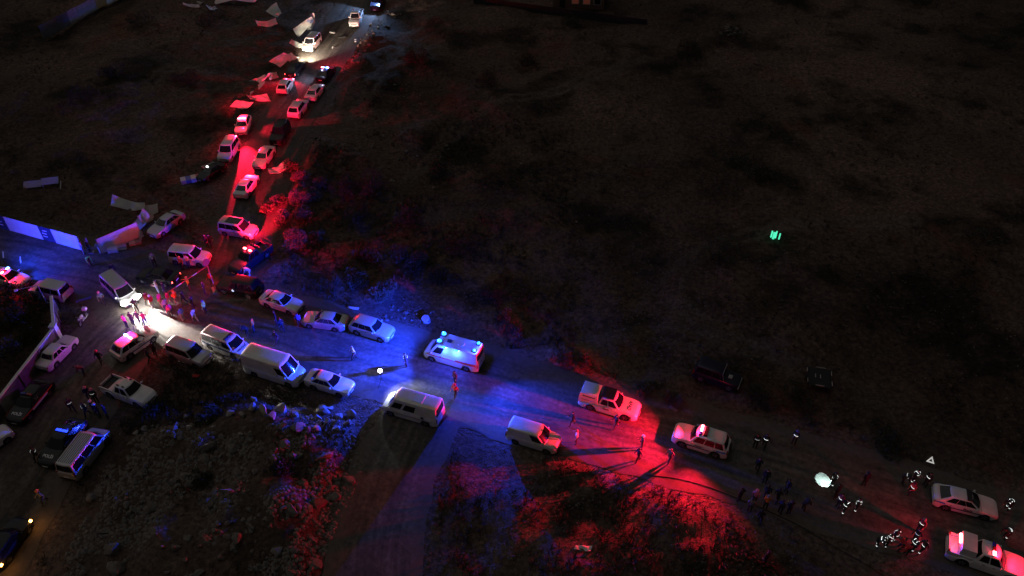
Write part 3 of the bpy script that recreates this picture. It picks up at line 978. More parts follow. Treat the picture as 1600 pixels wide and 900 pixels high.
for sg in (-1, 1):
    g = MB()
    g.add([(-1.35 + .17 * math.cos(a), sg * (body_side(p, -1.3, 1) + .008), 1.05 + .17 * math.sin(a)) for a in [2 * PI * k / 12 for k in range(12)]], [tuple(range(12)) if sg < 0 else tuple(range(11, -1, -1))])
    link('round_badge', g.mesh('round_badge', [M_INK_WHITE if sg < 0 else M_INK_NAVY]), r)
side_stripe(r, p, -2.6, 2.2, .68, .76, M_GREY)
# --- road to the right
RT = 'vehicles on the road to the right'
vehicle('panelvan', (834, 680), (52, 16), M_CREAM, 'plain cream panel van alone at the lower edge of the road', 'van', RT)
r, p = vehicle('pickup', (953, 628), (58, 17), M_WHITE, 'white rescue pickup with AFAD on its bonnet and a dark roof rack', 'pickup truck', RT, s=1.04)
canopy(r, p, M_WHITE)
hood_text(r, p, 'AFAD', 1.78, .42, M_INK_NAVY)
side_text(r, p, 'AFAD', -.1, .80, .22, M_INK_NAVY)
g = MB()
g.box((-.15, 0, 1.90), (1.15, 1.25, .05))
for y in (-.62, .62):
    g.tube([(-.72, y, 1.97), (.42, y, 1.97)], .025, 5)
for x in (-.7, -.3, .1, .4):
    g.tube([(x, -.62, 1.96), (x, .62, 1.96)], .02, 5)
link('roof_rack', g.mesh('roof_rack', [M_TRIM]), r)
r, p = vehicle('bigsuv', (1096, 685), (-54, -17), M_WHITE, 'white patrol car with a glaring red roof light in the middle of the road', 'police car', RT, name='police_car', bar=(.15, [M_RED_LIT, M_RED_LIT, M_BLUE_OFF]))
roof_box(r, p, 'roof_box', -.42, -.12, 1.05, 1.87, .16, M_TRIM)
beacon(r, (.36, .30, 2.16), RED, 25000, [(6, 1.15), (46, 1.0), (98, .8)], 84, -1.5, glow=110)
lamp('beacon_glow', r, (.0, -.3, 2.14), RED, 25)
side_stripe(r, p, -1.5, -2.3, .90, 1.08, M_STRIPE_BLUE, slant=.1)
side_stripe(r, p, -.9, 1.2, .62, .74, M_STRIPE_NAVY)
side_text(r, p, 'POLİS', .1, .88, .22, M_INK_NAVY)
h = MB(); h.tube([(-2.60, 0, .95), (-2.40, 0, .95)], [.33, .33], 14); link('spare_wheel', h.mesh('spare_wheel', [M_TYRE]), r)
r, p = vehicle('jeep', (1120, 588), (50, 17), M_NAVY, 'dark open-looking jeep standing alone on the field', 'jeep', RT)
h = MB()
h.box((1.2, 0, 1.08), (.35, .45, .05)); h.box((2.16, 0, .62), (.1, 1.5, .12))
link('hood_scoop', h.mesh('hood_scoop', [M_SILVER]), r)
h = MB(); h.tube([(.78, -.84, 1.05), (.56, -.74, 1.78), (.56, .74, 1.78), (.78, .84, 1.05)], .04, 6); link('windscreen_frame', h.mesh('windscreen_frame', [M_GREY]), r)
r, p = vehicle('coupe', (1508, 783), (64, 16), M_WHITE, 'white patrol car with a blue tail flash among rescuers at lower right', 'police car', RT, name='police_car')
g = MB(); g.box((.05, 0, 1.55), (.42, 1.15, .07), 0, None, .9); link('light_bar', g.mesh('light_bar', [M_TRIM]), r)
side_stripe(r, p, -2.25, -1.55, .84, 1.0, M_STRIPE_BLUE, slant=-.15)
side_stripe(r, p, -1.3, 1.7, .55, .66, M_STRIPE_NAVY)
side_text(r, p, 'POLİS', .1, .76, .24, M_INK_NAVY)
r, p = vehicle('pickup', (1542, 870), (112, 38), M_WHITE, 'white patrol pickup with a red roof light in the lower right corner', 'police car', RT, name='police_pickup', s=1.06, bar=(.1, [M_RED_LIT, M_RED_OFF, M_BLUE_OFF]))
roof_box(r, p, 'cargo_box', -1.95, -.95, 1.62, 1.10, .72, M_WHITE, .97)
beacon(r, (.42, -.40, 2.10), RED, 2600, [(0, 1.2), (70, .10)], glow=70)
h = MB(); h.box((0, 0, 0), (.12, .8, .22), 0, None, .85)
link('rear_beacon', h.mesh('rear_beacon', [M_RED_LIT]), r, (-2.05, .15, 1.72))
beacon(r, (-2.25, .2, 1.9), RED, 1000, [180, (120, .15)], glow=4)
lamp('beacon_glow', r, (-2.2, -.7, 1.75), BLUE, 14)
# --- left half, around the crowd
r, p = vehicle('minivan', (186, 451), (33, 31), M_SILVER, 'silver van with dazzling white headlights on the crowd', 'van', JN, lit=('head',))
for sg in (-1, 1):
    lamp('headlight_beam', r, (2.84, sg * .68, .98), WHITEL, 24000, 70, (1, .20 + sg * .06, -.05), 1.0)
    lamp('headlight_spill', r, (2.84, sg * .68, .98), WHITEL, 900, 120, (1, .0, -.3), 1.0)
    lamp('headlight_glow', r, (2.90, sg * .72, 1.0), WHITEL, 70)
    h = MB(); h.ball((0, 0, 0), (.16, .40, .28), 12, 8); link('headlamp_lens', h.mesh('headlamp_lens', [M_HEAD_LIT], 60), r, (2.54, sg * .68, .92))  # oversized glowing ball shapes the glare around the lit headlight
vehicle('sedan', (246, 431), (-50, -8), M_BLACK, 'black saloon with lit tail lamps beside the crowd', 'car', JN, lit=('tail',))
r, p = vehicle('suv', (210, 534), (46, -32), M_WHITE, 'white patrol car bathed in red and blue light below the crowd', 'police car', JN, name='police_car', bar=(-.35, [M_RED_LIT, M_CYAN_LIT, M_BLUE_LIT]))
beacon(r, (-.6, -.35, 2.0), RED, 1300, [(-20, 1), (40, 1.6)], glow=110)
beacon(r, (.4, -.1, 1.95), RED, 260, [0], 100)
beacon(r, (-.3, .35, 2.0), (.30, .02, 1), 1300, [(60, 1), (140, .35)], glow=55)
lamp('beacon_glow', r, (-.9, .0, 2.5), RED, 90)
side_stripe(r, p, -2.0, 2.0, .58, .72, M_STRIPE_NAVY)
side_text(r, p, 'POLİS', .2, .86, .24, M_INK_NAVY)
hood_text(r, p, 'POLİS', 1.55, .30, M_INK_NAVY)
vehicle('mpv', (295, 550), (40, 15), M_SILVER, 'small silver van parked at the lower verge with its nose to the right', 'van', JN)
r, p = vehicle('minivan', (352, 534), (38, 15), M_WHITE, 'white patrol van with a black roof bar and lettered bonnet', 'police van', JN, name='police_van', s=.95, bar=(.75, [M_BLUE_OFF, M_BLUE_OFF, M_RED_OFF]))
roof_box(r, p, 'roof_box', .48, .66, 1.2, 1.99, .06, M_TRIM)
hood_text(r, p, 'JANDARMA', 2.12, .24, M_INK_NAVY)
side_stripe(r, p, -2.3, 2.1, .75, 1.0, M_STRIPE_NAVY)
vehicle('largevan', (428, 572), (62, 19), M_WHITE, 'long white cargo van, the tallest in the parked row', 'van', JN)
vehicle('sedan', (515, 597), (44, 13), M_WHITE, 'white saloon at the right end of the lower parked row', 'car', JN)
LL = 'vehicles in the dark yard at left'
vehicle('oldsedan', (89, 550), (38, -38), M_CREAM, 'old boxy cream saloon beside the low wall', 'car', LL)
r, p = vehicle('pickup', (200, 609), (62, 23), M_WHITE, 'white double-cab pickup with an empty dark bed in the yard', 'pickup truck', LL)
g = MB()
for y in (-.5, .5):
    g.box((-.35, y, 1.86), (.22, .12, .06)); g.box((.25, y, 1.86), (.22, .12, .06))
link('roof_clamp', g.mesh('roof_clamp', [M_TRIM]), r)
g = MB(); g.box((-1.8, 0, .83), (1.55, 1.55, .02)); link('bed_liner', g.mesh('bed_liner', [M_TRIM]), r)
r, p = vehicle('coupe', (47, 626), (-42, 50), M_BLACK, 'black patrol car with a long orange side stripe near the wall', 'police car', LL, name='police_car', bar=(0, [M_BLUE_OFF, M_RED_OFF]))
side_stripe(r, p, -2.0, 2.2, .78, .92, M_ORANGE)
side_stripe(r, p, -1.2, .9, .60, .78, M_STRIPE_WHITE)
hood_text(r, p, 'POLİS', 1.75, .36, M_INK_WHITE, PI / 2)
r, p = vehicle('coupe', (97, 690), (-42, 52), M_BLACK, 'black patrol car with blue roof lights between the yard and silver van', 'police car', LL, name='police_car', bar=(-.5, [M_BLUE_DIM, M_BLUE_DIM]))
side_stripe(r, p, -2.0, 2.2, .82, .92, M_STRIPE_WHITE)
side_stripe(r, p, 1.0, 2.2, .60, .80, M_ORANGE)
side_stripe(r, p, -2.2, -1.6, .60, .80, M_ORANGE)
hood_text(r, p, 'POLİS', 1.75, .36, M_INK_WHITE, PI / 2)
beacon(r, (-.9, .2, 1.75), BLUE, 60, [170], glow=8)
r, p = vehicle('minivan', (131, 704), (44, -58), M_SILVER, 'silver van with a ribbed roof and one side glowing blue', 'van', LL)
g = MB()
for k in range(7):
    g.box((-.55, -.54 + k * .18, 2.0), (3.1, .05, .03))
link('roof_ribs', g.mesh('roof_ribs', [M_TRIM]), r)
vehicle('hatch', (-22, 692), (46, -30), M_WHITE, 'pink-lit white car cut off by the left edge', 'car', LL)
r, p = vehicle('sedan', (14, 433), (46, 13), M_WHITE, 'white patrol car with a red roof light at the left edge', 'police car', LL, name='police_car', bar=(-.1, [M_RED_LIT, M_RED_OFF, M_BLUE_LIT]))
beacon(r, (.15, -.35, 1.82), RED, 900, [-10], glow=120)
beacon(r, (.0, .60, 1.87), BLUE, 5500, [(40, 1), (105, 1)], 110, glow=30)
vehicle('mpv', (78, 452), (-54, -12), M_SILVER, 'silver family van seen from behind above the wall corner', 'van', LL)
r, p = vehicle('hatch', (12, 846), (30, -44), M_BLACK, 'dark car with amber hazard lights in the lower left corner', 'car', LL, lit=('hazard',))
for x, y in ((1.85, -.70), (-1.95, -.72)):
    h = MB(); h.box((0, 0, 0), (.22, .16, .16), 0, None, .7)
    link('indicator', h.mesh('indicator', [M_AMBER_LIT]), r, (x, y * 1.12, .82))
    lamp('hazard_glow', r, (x, y * 1.5, .95), (1, .42, .10), 16)

# ------------------------------------------------------------------ people
M_SKIN = mat('skin', (0.42, 0.26, 0.19), 0.6)
M_HAIR = mat('dark_hair', (0.012, 0.009, 0.008), 0.7)
M_SHOE = mat('dark_shoe', (0.012, 0.012, 0.012), 0.7)
def cloth(name, c):
    return mat(name + '_cloth', c, 0.9, noise=0.15, nscale=9)
CL = dict(black=cloth('black', (.018, .018, .020)), navy=cloth('navy', (.015, .018, .04)), dark=cloth('charcoal', (.03, .03, .032)), grey=cloth('grey', (.16, .16, .16)),
          white=cloth('white', (.62, .62, .60)), jeans=cloth('denim', (.05, .07, .12)), pink=cloth('pink', (.62, .18, .26)), maroon=cloth('maroon', (.16, .02, .035)),
          red=cloth('red', (.55, .03, .03)), magenta=cloth('magenta', (.60, .06, .30)), orange=cloth('orange', (.85, .22, .05)), green=cloth('lime_green', (.22, .85, .22)),
          olive=cloth('dull_green', (.14, .24, .11)), teal=cloth('teal', (.08, .16, .16)), blue=cloth('blue', (.08, .10, .42)), lightblue=cloth('pale_blue', (.40, .52, .66)),
          khaki=cloth('khaki', (.26, .21, .15)), yellow=cloth('yellow', (.75, .62, .08)), crimson=cloth('crimson', (.55, .03, .12)))
M_REFLECTIVE = mat('glowing_white_strip', (.9, .9, .9), .5, emit=(.92, 1.0, .97), estr=1.3)  # emission painted in for light that reflective strips throw back
M_REFLECTIVE_DIM = mat('dim_glowing_strip', (.9, .9, .9), .5, emit=(.92, 1.0, .97), estr=.35)

BASE = dict(pelvis=(0, 0, .95), waist=(0, 0, 1.10), chest=(.01, 0, 1.32), neck=(.01, 0, 1.50), jaw=(.03, 0, 1.58), crown=(.02, 0, 1.72))
def pose(kind):
    J = {k: Vector(v) for k, v in BASE.items()}
    for sg, s in ((1, 'L'), (-1, 'R')):
        J['sho' + s] = Vector((0, sg * .19, 1.43)); J['elb' + s] = Vector((-.02, sg * .25, 1.14)); J['wri' + s] = Vector((.06, sg * .25, .90))
        J['han' + s] = Vector((.09, sg * .25, .82))
        J['hip' + s] = Vector((0, sg * .10, .90)); J['kne' + s] = Vector((.02, sg * .11, .49)); J['ank' + s] = Vector((-.02, sg * .12, .09)); J['toe' + s] = Vector((.15, sg * .14, .04))
    if kind == 'walk':
        J['kneL'] += Vector((.16, 0, .03)); J['ankL'] += Vector((.24, 0, 0)); J['toeL'] += Vector((.24, 0, .03))
        J['kneR'] += Vector((-.08, 0, 0)); J['ankR'] += Vector((-.28, 0, .05)); J['toeR'] += Vector((-.28, 0, 0))
        J['elbL'] += Vector((-.12, 0, 0)); J['wriL'] += Vector((-.20, 0, .04)); J['hanL'] += Vector((-.18, 0, .05))
        J['elbR'] += Vector((.10, 0, .02)); J['wriR'] += Vector((.22, 0, .06)); J['hanR'] += Vector((.24, 0, .08))
    if kind == 'hold':
        for s, sg in (('L', 1), ('R', -1)):
            J['elb' + s] = Vector((.06, sg * .25, 1.16)); J['wri' + s] = Vector((.28, sg * .14, 1.20)); J['han' + s] = Vector((.36, sg * .11, 1.22))
    if kind == 'point':
        J['elbR'] = Vector((.20, -.24, 1.30)); J['wriR'] = Vector((.44, -.22, 1.32)); J['hanR'] = Vector((.53, -.21, 1.33))
    if kind == 'hips':
        for s, sg in (('L', 1), ('R', -1)):
            J['elb' + s] = Vector((-.08, sg * .38, 1.18)); J['wri' + s] = Vector((.02, sg * .20, 1.03)); J['han' + s] = Vector((.08, sg * .15, 1.02))
    if kind == 'bend':
        up = ('waist', 'chest', 'neck', 'jaw', 'crown', 'shoL', 'shoR', 'elbL', 'elbR', 'wriL', 'wriR', 'hanL', 'hanR')
        R = Matrix.Rotation(math.radians(62), 3, 'Y')
        for k in up:
            J[k] = R @ (J[k] - BASEP) + BASEP
        for s, sg in (('L', 1), ('R', -1)):
            J['elb' + s] = J['sho' + s] + Vector((.06, sg * .04, -.29)); J['wri' + s] = J['elb' + s] + Vector((.10, -sg * .04, -.22)); J['han' + s] = J['wri' + s] + Vector((.03, -sg * .01, -.08))
        for s in 'LR':
            for k in ('kne', 'ank', 'toe'):
                pass
            J['hip' + s] += Vector((-.14, 0, 0))
        for k in up + ('pelvis',):
            J[k] += Vector((-.14, 0, 0))
    if kind == 'kneel':
        for k in list(J):
            if k[:3] in ('kne', 'ank', 'toe'):
                continue
            J[k] += Vector((-.10, 0, -.47))
        for s, sg in (('L', 1), ('R', -1)):
            J['hip' + s] = Vector((-.10, sg * .10, .44))
        J['kneL'] = Vector((.34, .15, .48)); J['ankL'] = Vector((.30, .15, .09)); J['toeL'] = Vector((.47, .16, .04))
        J['kneR'] = Vector((.10, -.14, .08)); J['ankR'] = Vector((-.32, -.14, .10)); J['toeR'] = Vector((-.42, -.14, .03))
        for s, sg in (('L', 1), ('R', -1)):
            J['elb' + s] = Vector((.02, sg * .24, .70)); J['wri' + s] = Vector((.24, sg * .12, .60)); J['han' + s] = Vector((.32, sg * .10, .58))
    return J
BASEP = Vector((0, 0, .95))
RAD = dict(pelvis=.145, waist=.125, chest=.155, neck=.060, jaw=.085, crown=.075, sho=.070, elb=.045, wri=.032, han=.036, hip=.092, kne=.060, ank=.045, toe=.038)
BONES = [('pelvis', 'waist', 1), ('waist', 'chest', 1), ('chest', 'neck', 1), ('neck', 'jaw', 0), ('jaw', 'crown', 0)]
for s in 'LR':
    BONES += [('chest', 'sho' + s, 1), ('sho' + s, 'elb' + s, 1), ('elb' + s, 'wri' + s, 1), ('wri' + s, 'han' + s, 0),
              ('pelvis', 'hip' + s, 2), ('hip' + s, 'kne' + s, 2), ('kne' + s, 'ank' + s, 2), ('ank' + s, 'toe' + s, 3)]
PEOPLE = {}
def person_meshes(kind):
    if kind in PEOPLE:
        return PEOPLE[kind]
    J = pose(kind)
    names = list(J)
    me = bpy.data.meshes.new('figure_tmp')
    me.from_pydata([J[n] for n in names], [(names.index(a), names.index(b)) for a, b, _ in BONES], [])
    o = bpy.data.objects.new('figure_tmp', me)
    COL.objects.link(o)
    md = o.modifiers.new('skin', 'SKIN')
    md.use_smooth_shade = True
    for i, n in enumerate(names):
        sv = me.skin_vertices[0].data[i]
        r = RAD[n if n in RAD else n[:3]] * (1.0 if n in ('neck', 'jaw', 'crown') or n[:3] in ('wri', 'han') else 1.22)
        sv.radius = (r, r * (.82 if n in ('pelvis', 'waist', 'chest') else 1.0))
        sv.use_root = n == 'pelvis'
    o.modifiers.new('sub', 'SUBSURF').levels = 1
    dg = bpy.context.evaluated_depsgraph_get()
    em = bpy.data.meshes.new_from_object(o.evaluated_get(dg))
    bpy.data.objects.remove(o)
    # which bone each face belongs to
    def seg(p):
        best, bm = 1e9, 0
        for a, b, m in BONES:
            A, B = J[a], J[b]
            t = max(0, min(1, (p - A).dot(B - A) / (B - A).length_squared))
            d = (p - (A + (B - A) * t)).length / (.6 + RAD[a if a in RAD else a[:3]] * 3)
            if d < best:
                best, bm = d, m
        return bm
    g = MB()
    vs = [v.co.copy() for v in em.vertices]
    fs = [list(pl.vertices) for pl in em.polygons]
    mi = [seg(pl.center) for pl in em.polygons]
    g.v = [tuple(v) for v in vs]; g.f = fs; g.m = mi
    # face: nose, eyes, ears
    hd = (J['crown'] - J['jaw']).normalized()
    c = (J['jaw'] + J['crown']) / 2
    fw = Vector((0, 1, 0)).cross(hd) * -1
    fw = fw if fw.x > 0 or fw.z < -.5 else -fw
    F = lambda f, y, u: c + fw * f + Vector((0, y, 0)) + hd * u
    n0 = [F(.075, -.016, -.02), F(.075, .016, -.02), F(.115, 0, -.025), F(.075, 0, .03)]
    g.add(n0, [(0, 2, 3), (2, 1, 3), (0, 1, 2)], 0)
    for sg in (-1, 1):
        g.ball(F(.076, sg * .030, .022), .011, 6, 4, 4)
        g.ball(F(0, sg * .086, 0), (.02, .010, .03), 6, 4, 0)
    g.box(F(.078, 0, -.055), (.012, .045, .010), 4)
    # hands: five fingers of unequal length, thumb from the side of the palm
    for s, sg in (('L', 1), ('R', -1)):
        d = (J['han' + s] - J['wri' + s]).normalized()
        sd = d.cross(Vector((0, 1, 0)))
        sd = sd.normalized() if sd.length > .1 else Vector((1, 0, 0))
        nn = d.cross(sd).normalized()
        h = J['han' + s]
        for k, ln in enumerate((.062, .078, .072, .052)):
            b0 = h + d * .018 + sd * (k - 1.5) * .019
            b1 = b0 + d * ln * .55 + nn * .004
            b2 = b1 + (d * .75 + nn * .55 * -sg).normalized() * ln * .5
            g.tube([b0, b1, b2], [.0095, .0085, .006], 4, 0)
        t0 = h - d * .012 + sd * .030
        g.tube([t0, t0 + (d * .5 + sd).normalized() * .035, t0 + (d + sd * .6).normalized() * .068], [.011, .010, .007], 4, 0)
    body = g.mesh('person_' + kind, [M_SKIN, CL['dark'], CL['dark'], M_SHOE, M_HAIR], 60)
    # hair: cap over the back and top of the head
    hb = MB()
    nu, nv = 10, 4
    ax = hd
    sdv = Vector((0, 1, 0))
    vs2 = []
    for j in range(nv + 1):
        t = j / nv * math.radians(108)
        for i in range(nu):
            ph = 2 * PI * i / nu
            front = max(0, math.cos(ph))
            tt = t * (1 - .38 * front)
            vs2.append(c + hd * .015 + hd * (.105 * math.cos(tt)) + (fw * math.cos(ph) * .098 + sdv * math.sin(ph) * .094) * math.sin(tt))
    f2 = [(j * nu + i, (j + 1) * nu + i, (j + 1) * nu + (i + 1) % nu, j * nu + (i + 1) % nu) for j in range(nv) for i in range(nu)]
    hb.add(vs2, f2)
    hair = hb.mesh('hair_' + kind, [M_HAIR], 60)
    # helmet: dome with a brim
    hb = MB()
    vs2 = []
    prof = [(0, .135), (.06, .122), (.10, .085), (.118, .03), (.122, .012), (.150, .006), (.150, -.004)]
    for (rr, u) in prof:
        for i in range(12):
            ph = 2 * PI * i / 12
            vs2.append(c + hd * (u + .02) + fw * math.cos(ph) * rr * 1.08 + sdv * math.sin(ph) * rr)
    f2 = [(j * 12 + i, (j + 1) * 12 + i, (j + 1) * 12 + (i + 1) % 12, j * 12 + (i + 1) % 12) for j in range(len(prof) - 1) for i in range(12)]
    hb.add(vs2, f2)
    helmet = hb.mesh('helmet_' + kind, [CL['white']], 60)
    # vest: the torso faces grown outwards
    tv = [pl for pl in em.polygons if min((pl.center - (J['pelvis'] * (1 - t) + J['chest'] * t)).length for t in (.2, .5, .8, 1, 1.15)) < .235 and seg(pl.center) == 1]
    vb = MB()
    vmap = {}
    for pl in tv:
        f = []
        for vi in pl.vertices:
            if vi not in vmap:
                vmap[vi] = len(vb.v)
                v = em.vertices[vi]
                vb.v.append(tuple(v.co + v.normal * .022))
            f.append(vmap[vi])
        vb.f.append(f); vb.m.append(0)
    vest = vb.mesh('vest_' + kind, [CL['orange']], 60)
    # strips: two belts and two shoulder straps
    strips = []
    sp = (J['chest'] - J['pelvis']).normalized()
    fx = Vector((0, 1, 0)).cross(sp)
    for t, rx, ry in ((.42, .185, .215), (.80, .205, .235)):
        cc = J['pelvis'].lerp(J['chest'], t)
        for a0 in (0, PI):
            b = MB()
            n = 7
            vv = [cc + fx * (math.cos(q) * rx) + Vector((0, math.sin(q) * ry, 0)) + sp * dz for dz in (-.023, .023) for q in [a0 - .85 + 1.7 * k / (n - 1) for k in range(n)]]
            b.add(vv, [(k, k + 1, n + k + 1, n + k) for k in range(n - 1)])
            strips.append(b.mesh('belt_strip_' + kind, [M_REFLECTIVE], 60))
    for sg in (-1, 1):
        b = MB()
        pts = [J['chest'] + sp * .12 + fx * .135, J['chest'] + sp * .155 + fx * .10, J['chest'] + sp * .18, J['chest'] + sp * .155 - fx * .10, J['chest'] + sp * .12 - fx * .135]
        vv = []
        for q in pts:
            vv += [q + Vector((0, sg * .10, 0)), q + Vector((0, sg * .14, 0))]
        b.add(vv, [(2 * k, 2 * k + 1, 2 * k + 3, 2 * k + 2) for k in range(len(pts) - 1)])
        strips.append(b.mesh('shoulder_strip_' + kind, [M_REFLECTIVE], 60))
    legs = []
    for s in 'LR':
        b = MB()
        A, B = J['kne' + s], J['ank' + s]
        b.tube([A.lerp(B, .45), A.lerp(B, .58)], [.070, .066], 8, 0, False)
        legs.append(b.mesh('leg_strip_' + kind, [M_REFLECTIVE], 60))
    bpy.data.meshes.remove(em)
    PEOPLE[kind] = dict(body=body, hair=hair, helmet=helmet, vest=vest, strips=strips, legs=legs, J=J)
    return PEOPLE[kind]

def person(px, py, kind, face, top, legs, label, group=None, vest=None, head='hair', strips=0, s=1.0, dim=False, name='person'):
    """px, py: middle of the body in the survey photograph; face: compass angle in degrees (0 = picture right, 90 = away)"""
    P = person_meshes(kind)
    zc = .85 if kind not in ('kneel',) else .55
    q = from_pixel(px, py, zc)
    if road_dist([q.x], [q.y])[0] > 0:
        q = from_pixel(px, py, zc + gz(q.x, q.y))
    z = max(gz(q.x, q.y), .014) if road_dist([q.x], [q.y])[0] < 0.3 else gz(q.x, q.y) - .02
    o = link(name, P['body'], None, (q.x, q.y, z), math.radians(face), [M_SKIN, CL[top], CL[legs], M_SHOE, M_HAIR])
    o.scale = (s * 1.06, s * 1.06, s * 1.06)
    tag(o, label, 'person', group)
    if head == 'hair':
        link('hair', P['hair'], o)
    elif head:
        link('helmet', P['helmet'], o, mats=[CL[head]])
    if vest:
        link('vest', P['vest'], o, mats=[CL[vest]])
    gm = M_REFLECTIVE_DIM if dim else M_REFLECTIVE
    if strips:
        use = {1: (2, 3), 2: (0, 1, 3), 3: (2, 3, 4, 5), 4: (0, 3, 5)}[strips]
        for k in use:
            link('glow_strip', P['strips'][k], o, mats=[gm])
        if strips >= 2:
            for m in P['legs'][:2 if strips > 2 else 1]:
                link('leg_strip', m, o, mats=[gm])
    return o

CR = 'crowd in the headlight beam'
person(128, 388, 'stand', 20, 'lightblue', 'lightblue', 'person in pale blue clothes against the blue hoarding')
person(137, 386, 'stand', 10, 'black', 'black', 'dark figure tight in the corner of the hoarding')
person(155, 387, 'hips', -20, 'olive', 'white', 'person in green jacket and white trousers before the corrugated hoarding')
person(137, 406, 'bend', -40, 'green', 'dark', 'person in lime green vest leaning over on the left road', vest='green')
person(239, 406, 'stand', -60, 'olive', 'dark', 'person in dull green above the black saloon', vest='olive')
person(177, 423, 'stand', -70, 'black', 'black', 'dark figure behind the silver headlight van')
person(158, 467, 'walk', -60, 'teal', 'dark', 'person in teal jacket at the side of the headlight van', head='pink')
person(195, 503, 'stand', 60, 'pink', 'black', 'person in bright pink top seen from behind in the beam')
person(205, 499, 'stand', 70, 'black', 'black', 'tall black silhouette right of the pink top')
person(215, 497, 'walk', 75, 'dark', 'black', 'charcoal silhouette in the middle of the white beam')
person(225, 499, 'hold', 110, 'maroon', 'jeans', 'person in maroon top and jeans in the white beam')
person(211, 478, 'stand', 100, 'black', 'black', 'dark figure against the headlight van bumper')
person(229, 468, 'walk', 150, 'maroon', 'black', 'maroon figure nearest the right headlight')
person(237, 473, 'stand', 160, 'red', 'khaki', 'person in red vest at the left end of the crowd', vest='red', head='white')
person(245, 449, 'hold', 200, 'white', 'lightblue', 'person in white and pale blue behind the crowd')
person(256, 452, 'stand', 190, 'black', 'black', 'black figure under the tip of the red boom')
person(250, 469, 'stand', 170, 'magenta', 'khaki', 'person in glowing magenta vest in the crowd', vest='magenta')
person(263, 467, 'walk', 165, 'crimson', 'khaki', 'person in crimson vest right of the magenta one', vest='crimson')
person(274, 466, 'hold', 160, 'orange', 'khaki', 'person in orange vest in the crowd', vest='orange', head='orange')
person(265, 486, 'stand', 150, 'magenta', 'dark', 'person in magenta top at the lower edge of the crowd', vest='magenta')
person(284, 492, 'stand', 140, 'blue', 'grey', 'person in blue jacket at the lower edge of the crowd')
person(303, 494, 'walk', 150, 'lightblue', 'grey', 'person in pale grey-blue jacket leaving the crowd')
person(319, 481, 'stand', 170, 'green', 'dark', 'person in glowing green vest right of the crowd', vest='green', head='blue')
person(300, 473, 'stand', 175, 'navy', 'black', 'dark figure between the crowd and green vest')
person(286, 466, 'walk', 180, 'dark', 'black', 'charcoal figure behind the orange vest')
person(258, 478, 'stand', 155, 'khaki', 'dark', 'khaki figure between the two magenta tops')
person(283, 412, 'stand', 250, 'orange', 'dark', 'person in orange top against the white pink-lit van', head='orange')
person(293, 409, 'hold', 260, 'white', 'blue', 'person in white and blue leaning on the pink-lit van')
person(294, 444, 'point', 200, 'orange', 'maroon', 'person in orange and yellow vest reaching up to the boom', vest='yellow', head='orange')
person(329, 437, 'walk', 240, 'red', 'dark', 'person in red jacket at the foot of the barrier post')
person(318, 451, 'hips', 200, 'navy', 'black', 'dark figure with hands on hips below the barrier')
person(322, 377, 'stand', 250, 'maroon', 'black', 'dark red-lit figure above the white pink-lit van')
person(328, 377, 'walk', 270, 'black', 'black', 'black figure next to the dark red-lit one')
person(388, 424, 'bend', 180, 'white', 'white', 'person in white coat bending between patrol pickup and black four-wheel drive')
person(395, 509, 'stand', 180, 'orange', 'navy', 'person in orange vest with yellow band on the road', vest='orange', strips=0)
person(384, 516, 'bend', 170, 'navy', 'black', 'dark blue figure bending beside the orange vest')
person(430, 497, 'stand', 200, 'black', 'navy', 'black figure below the white saloon')
person(439, 508, 'walk', 300, 'navy', 'navy', 'navy figure walking below the white saloon')
person(431, 528, 'walk', 220, 'navy', 'black', 'lone navy figure mid-road above the cargo van')
person(466, 501, 'stand', 90, 'blue', 'navy', 'person in blue at the nose of the silver saloon')
person(552, 552, 'walk', 200, 'white', 'dark', 'person in white top walking on the blue road', head=None)
person(634, 563, 'stand', 190, 'black', 'black', 'black figure with a bright chest band near the ambulance nose', strips=1)
person(711, 591, 'stand', 220, 'maroon', 'navy', 'maroon figure just below the blue-lit ambulance')
person(711, 611, 'walk', 230, 'red', 'black', 'person in red vest walking behind the minibus', vest='red', head='red')
person(895, 655, 'walk', 190, 'black', 'black', 'dark figure with long shadow below the rescue pickup tail')
person(963, 660, 'walk', 200, 'navy', 'dark', 'navy figure beside the rescue pickup front wheel')
person(901, 684, 'stand', 170, 'white', 'dark', 'person in pale shirt in front of the cream van', head='pink')
person(1004, 692, 'hold', 180, 'navy', 'dark', 'navy figure in white helmet on the red road', head='white')
person(998, 712, 'walk', 200, 'navy', 'black', 'navy figure nearer the verge beside the white helmet')
person(1047, 713, 'walk', 215, 'jeans', 'navy', 'blue-shirted figure with a long shadow on the red road')
RC = 'people standing in the dark right of the patrol pickup'
person(1157, 774, 'hips', 120, 'dark', 'black', 'leftmost figure of the group at the red verge, arms akimbo')
person(1180, 777, 'stand', 60, 'pink', 'dark', 'person in pink top in the group at the verge', head='pink')
person(1173, 791, 'stand', 70, 'grey', 'dark', 'person in grey top in the group at the verge')
person(1198, 786, 'hold', 80, 'orange', 'dark', 'person in orange top in the group at the verge', head='grey')
person(1189, 808, 'walk', 60, 'black', 'black', 'nearest black figure of the group at the verge')
DK = 'dark figure standing on the unlit road right of the red glow'
for (x, y, k, f) in [(1199, 770, 'stand', 60), (1216, 775, 'walk', 40), (1221, 793, 'stand', 30), (1235, 794, 'hold', 100), (1258, 788, 'bend', 20), (1231, 760, 'stand', 200), (1197, 745, 'stand', 250), (1185, 727, 'walk', 240)]:
    person(x, y, k, f, 'navy' if x % 2 else 'black', 'black', DK, RC)
person(1198, 872, 'stand', 120, 'black', 'black', 'lone black figure on the bare soil at the bottom')
RS = 'rescuers with glowing strips at lower right'  # their reflective strips carry a painted-in glow
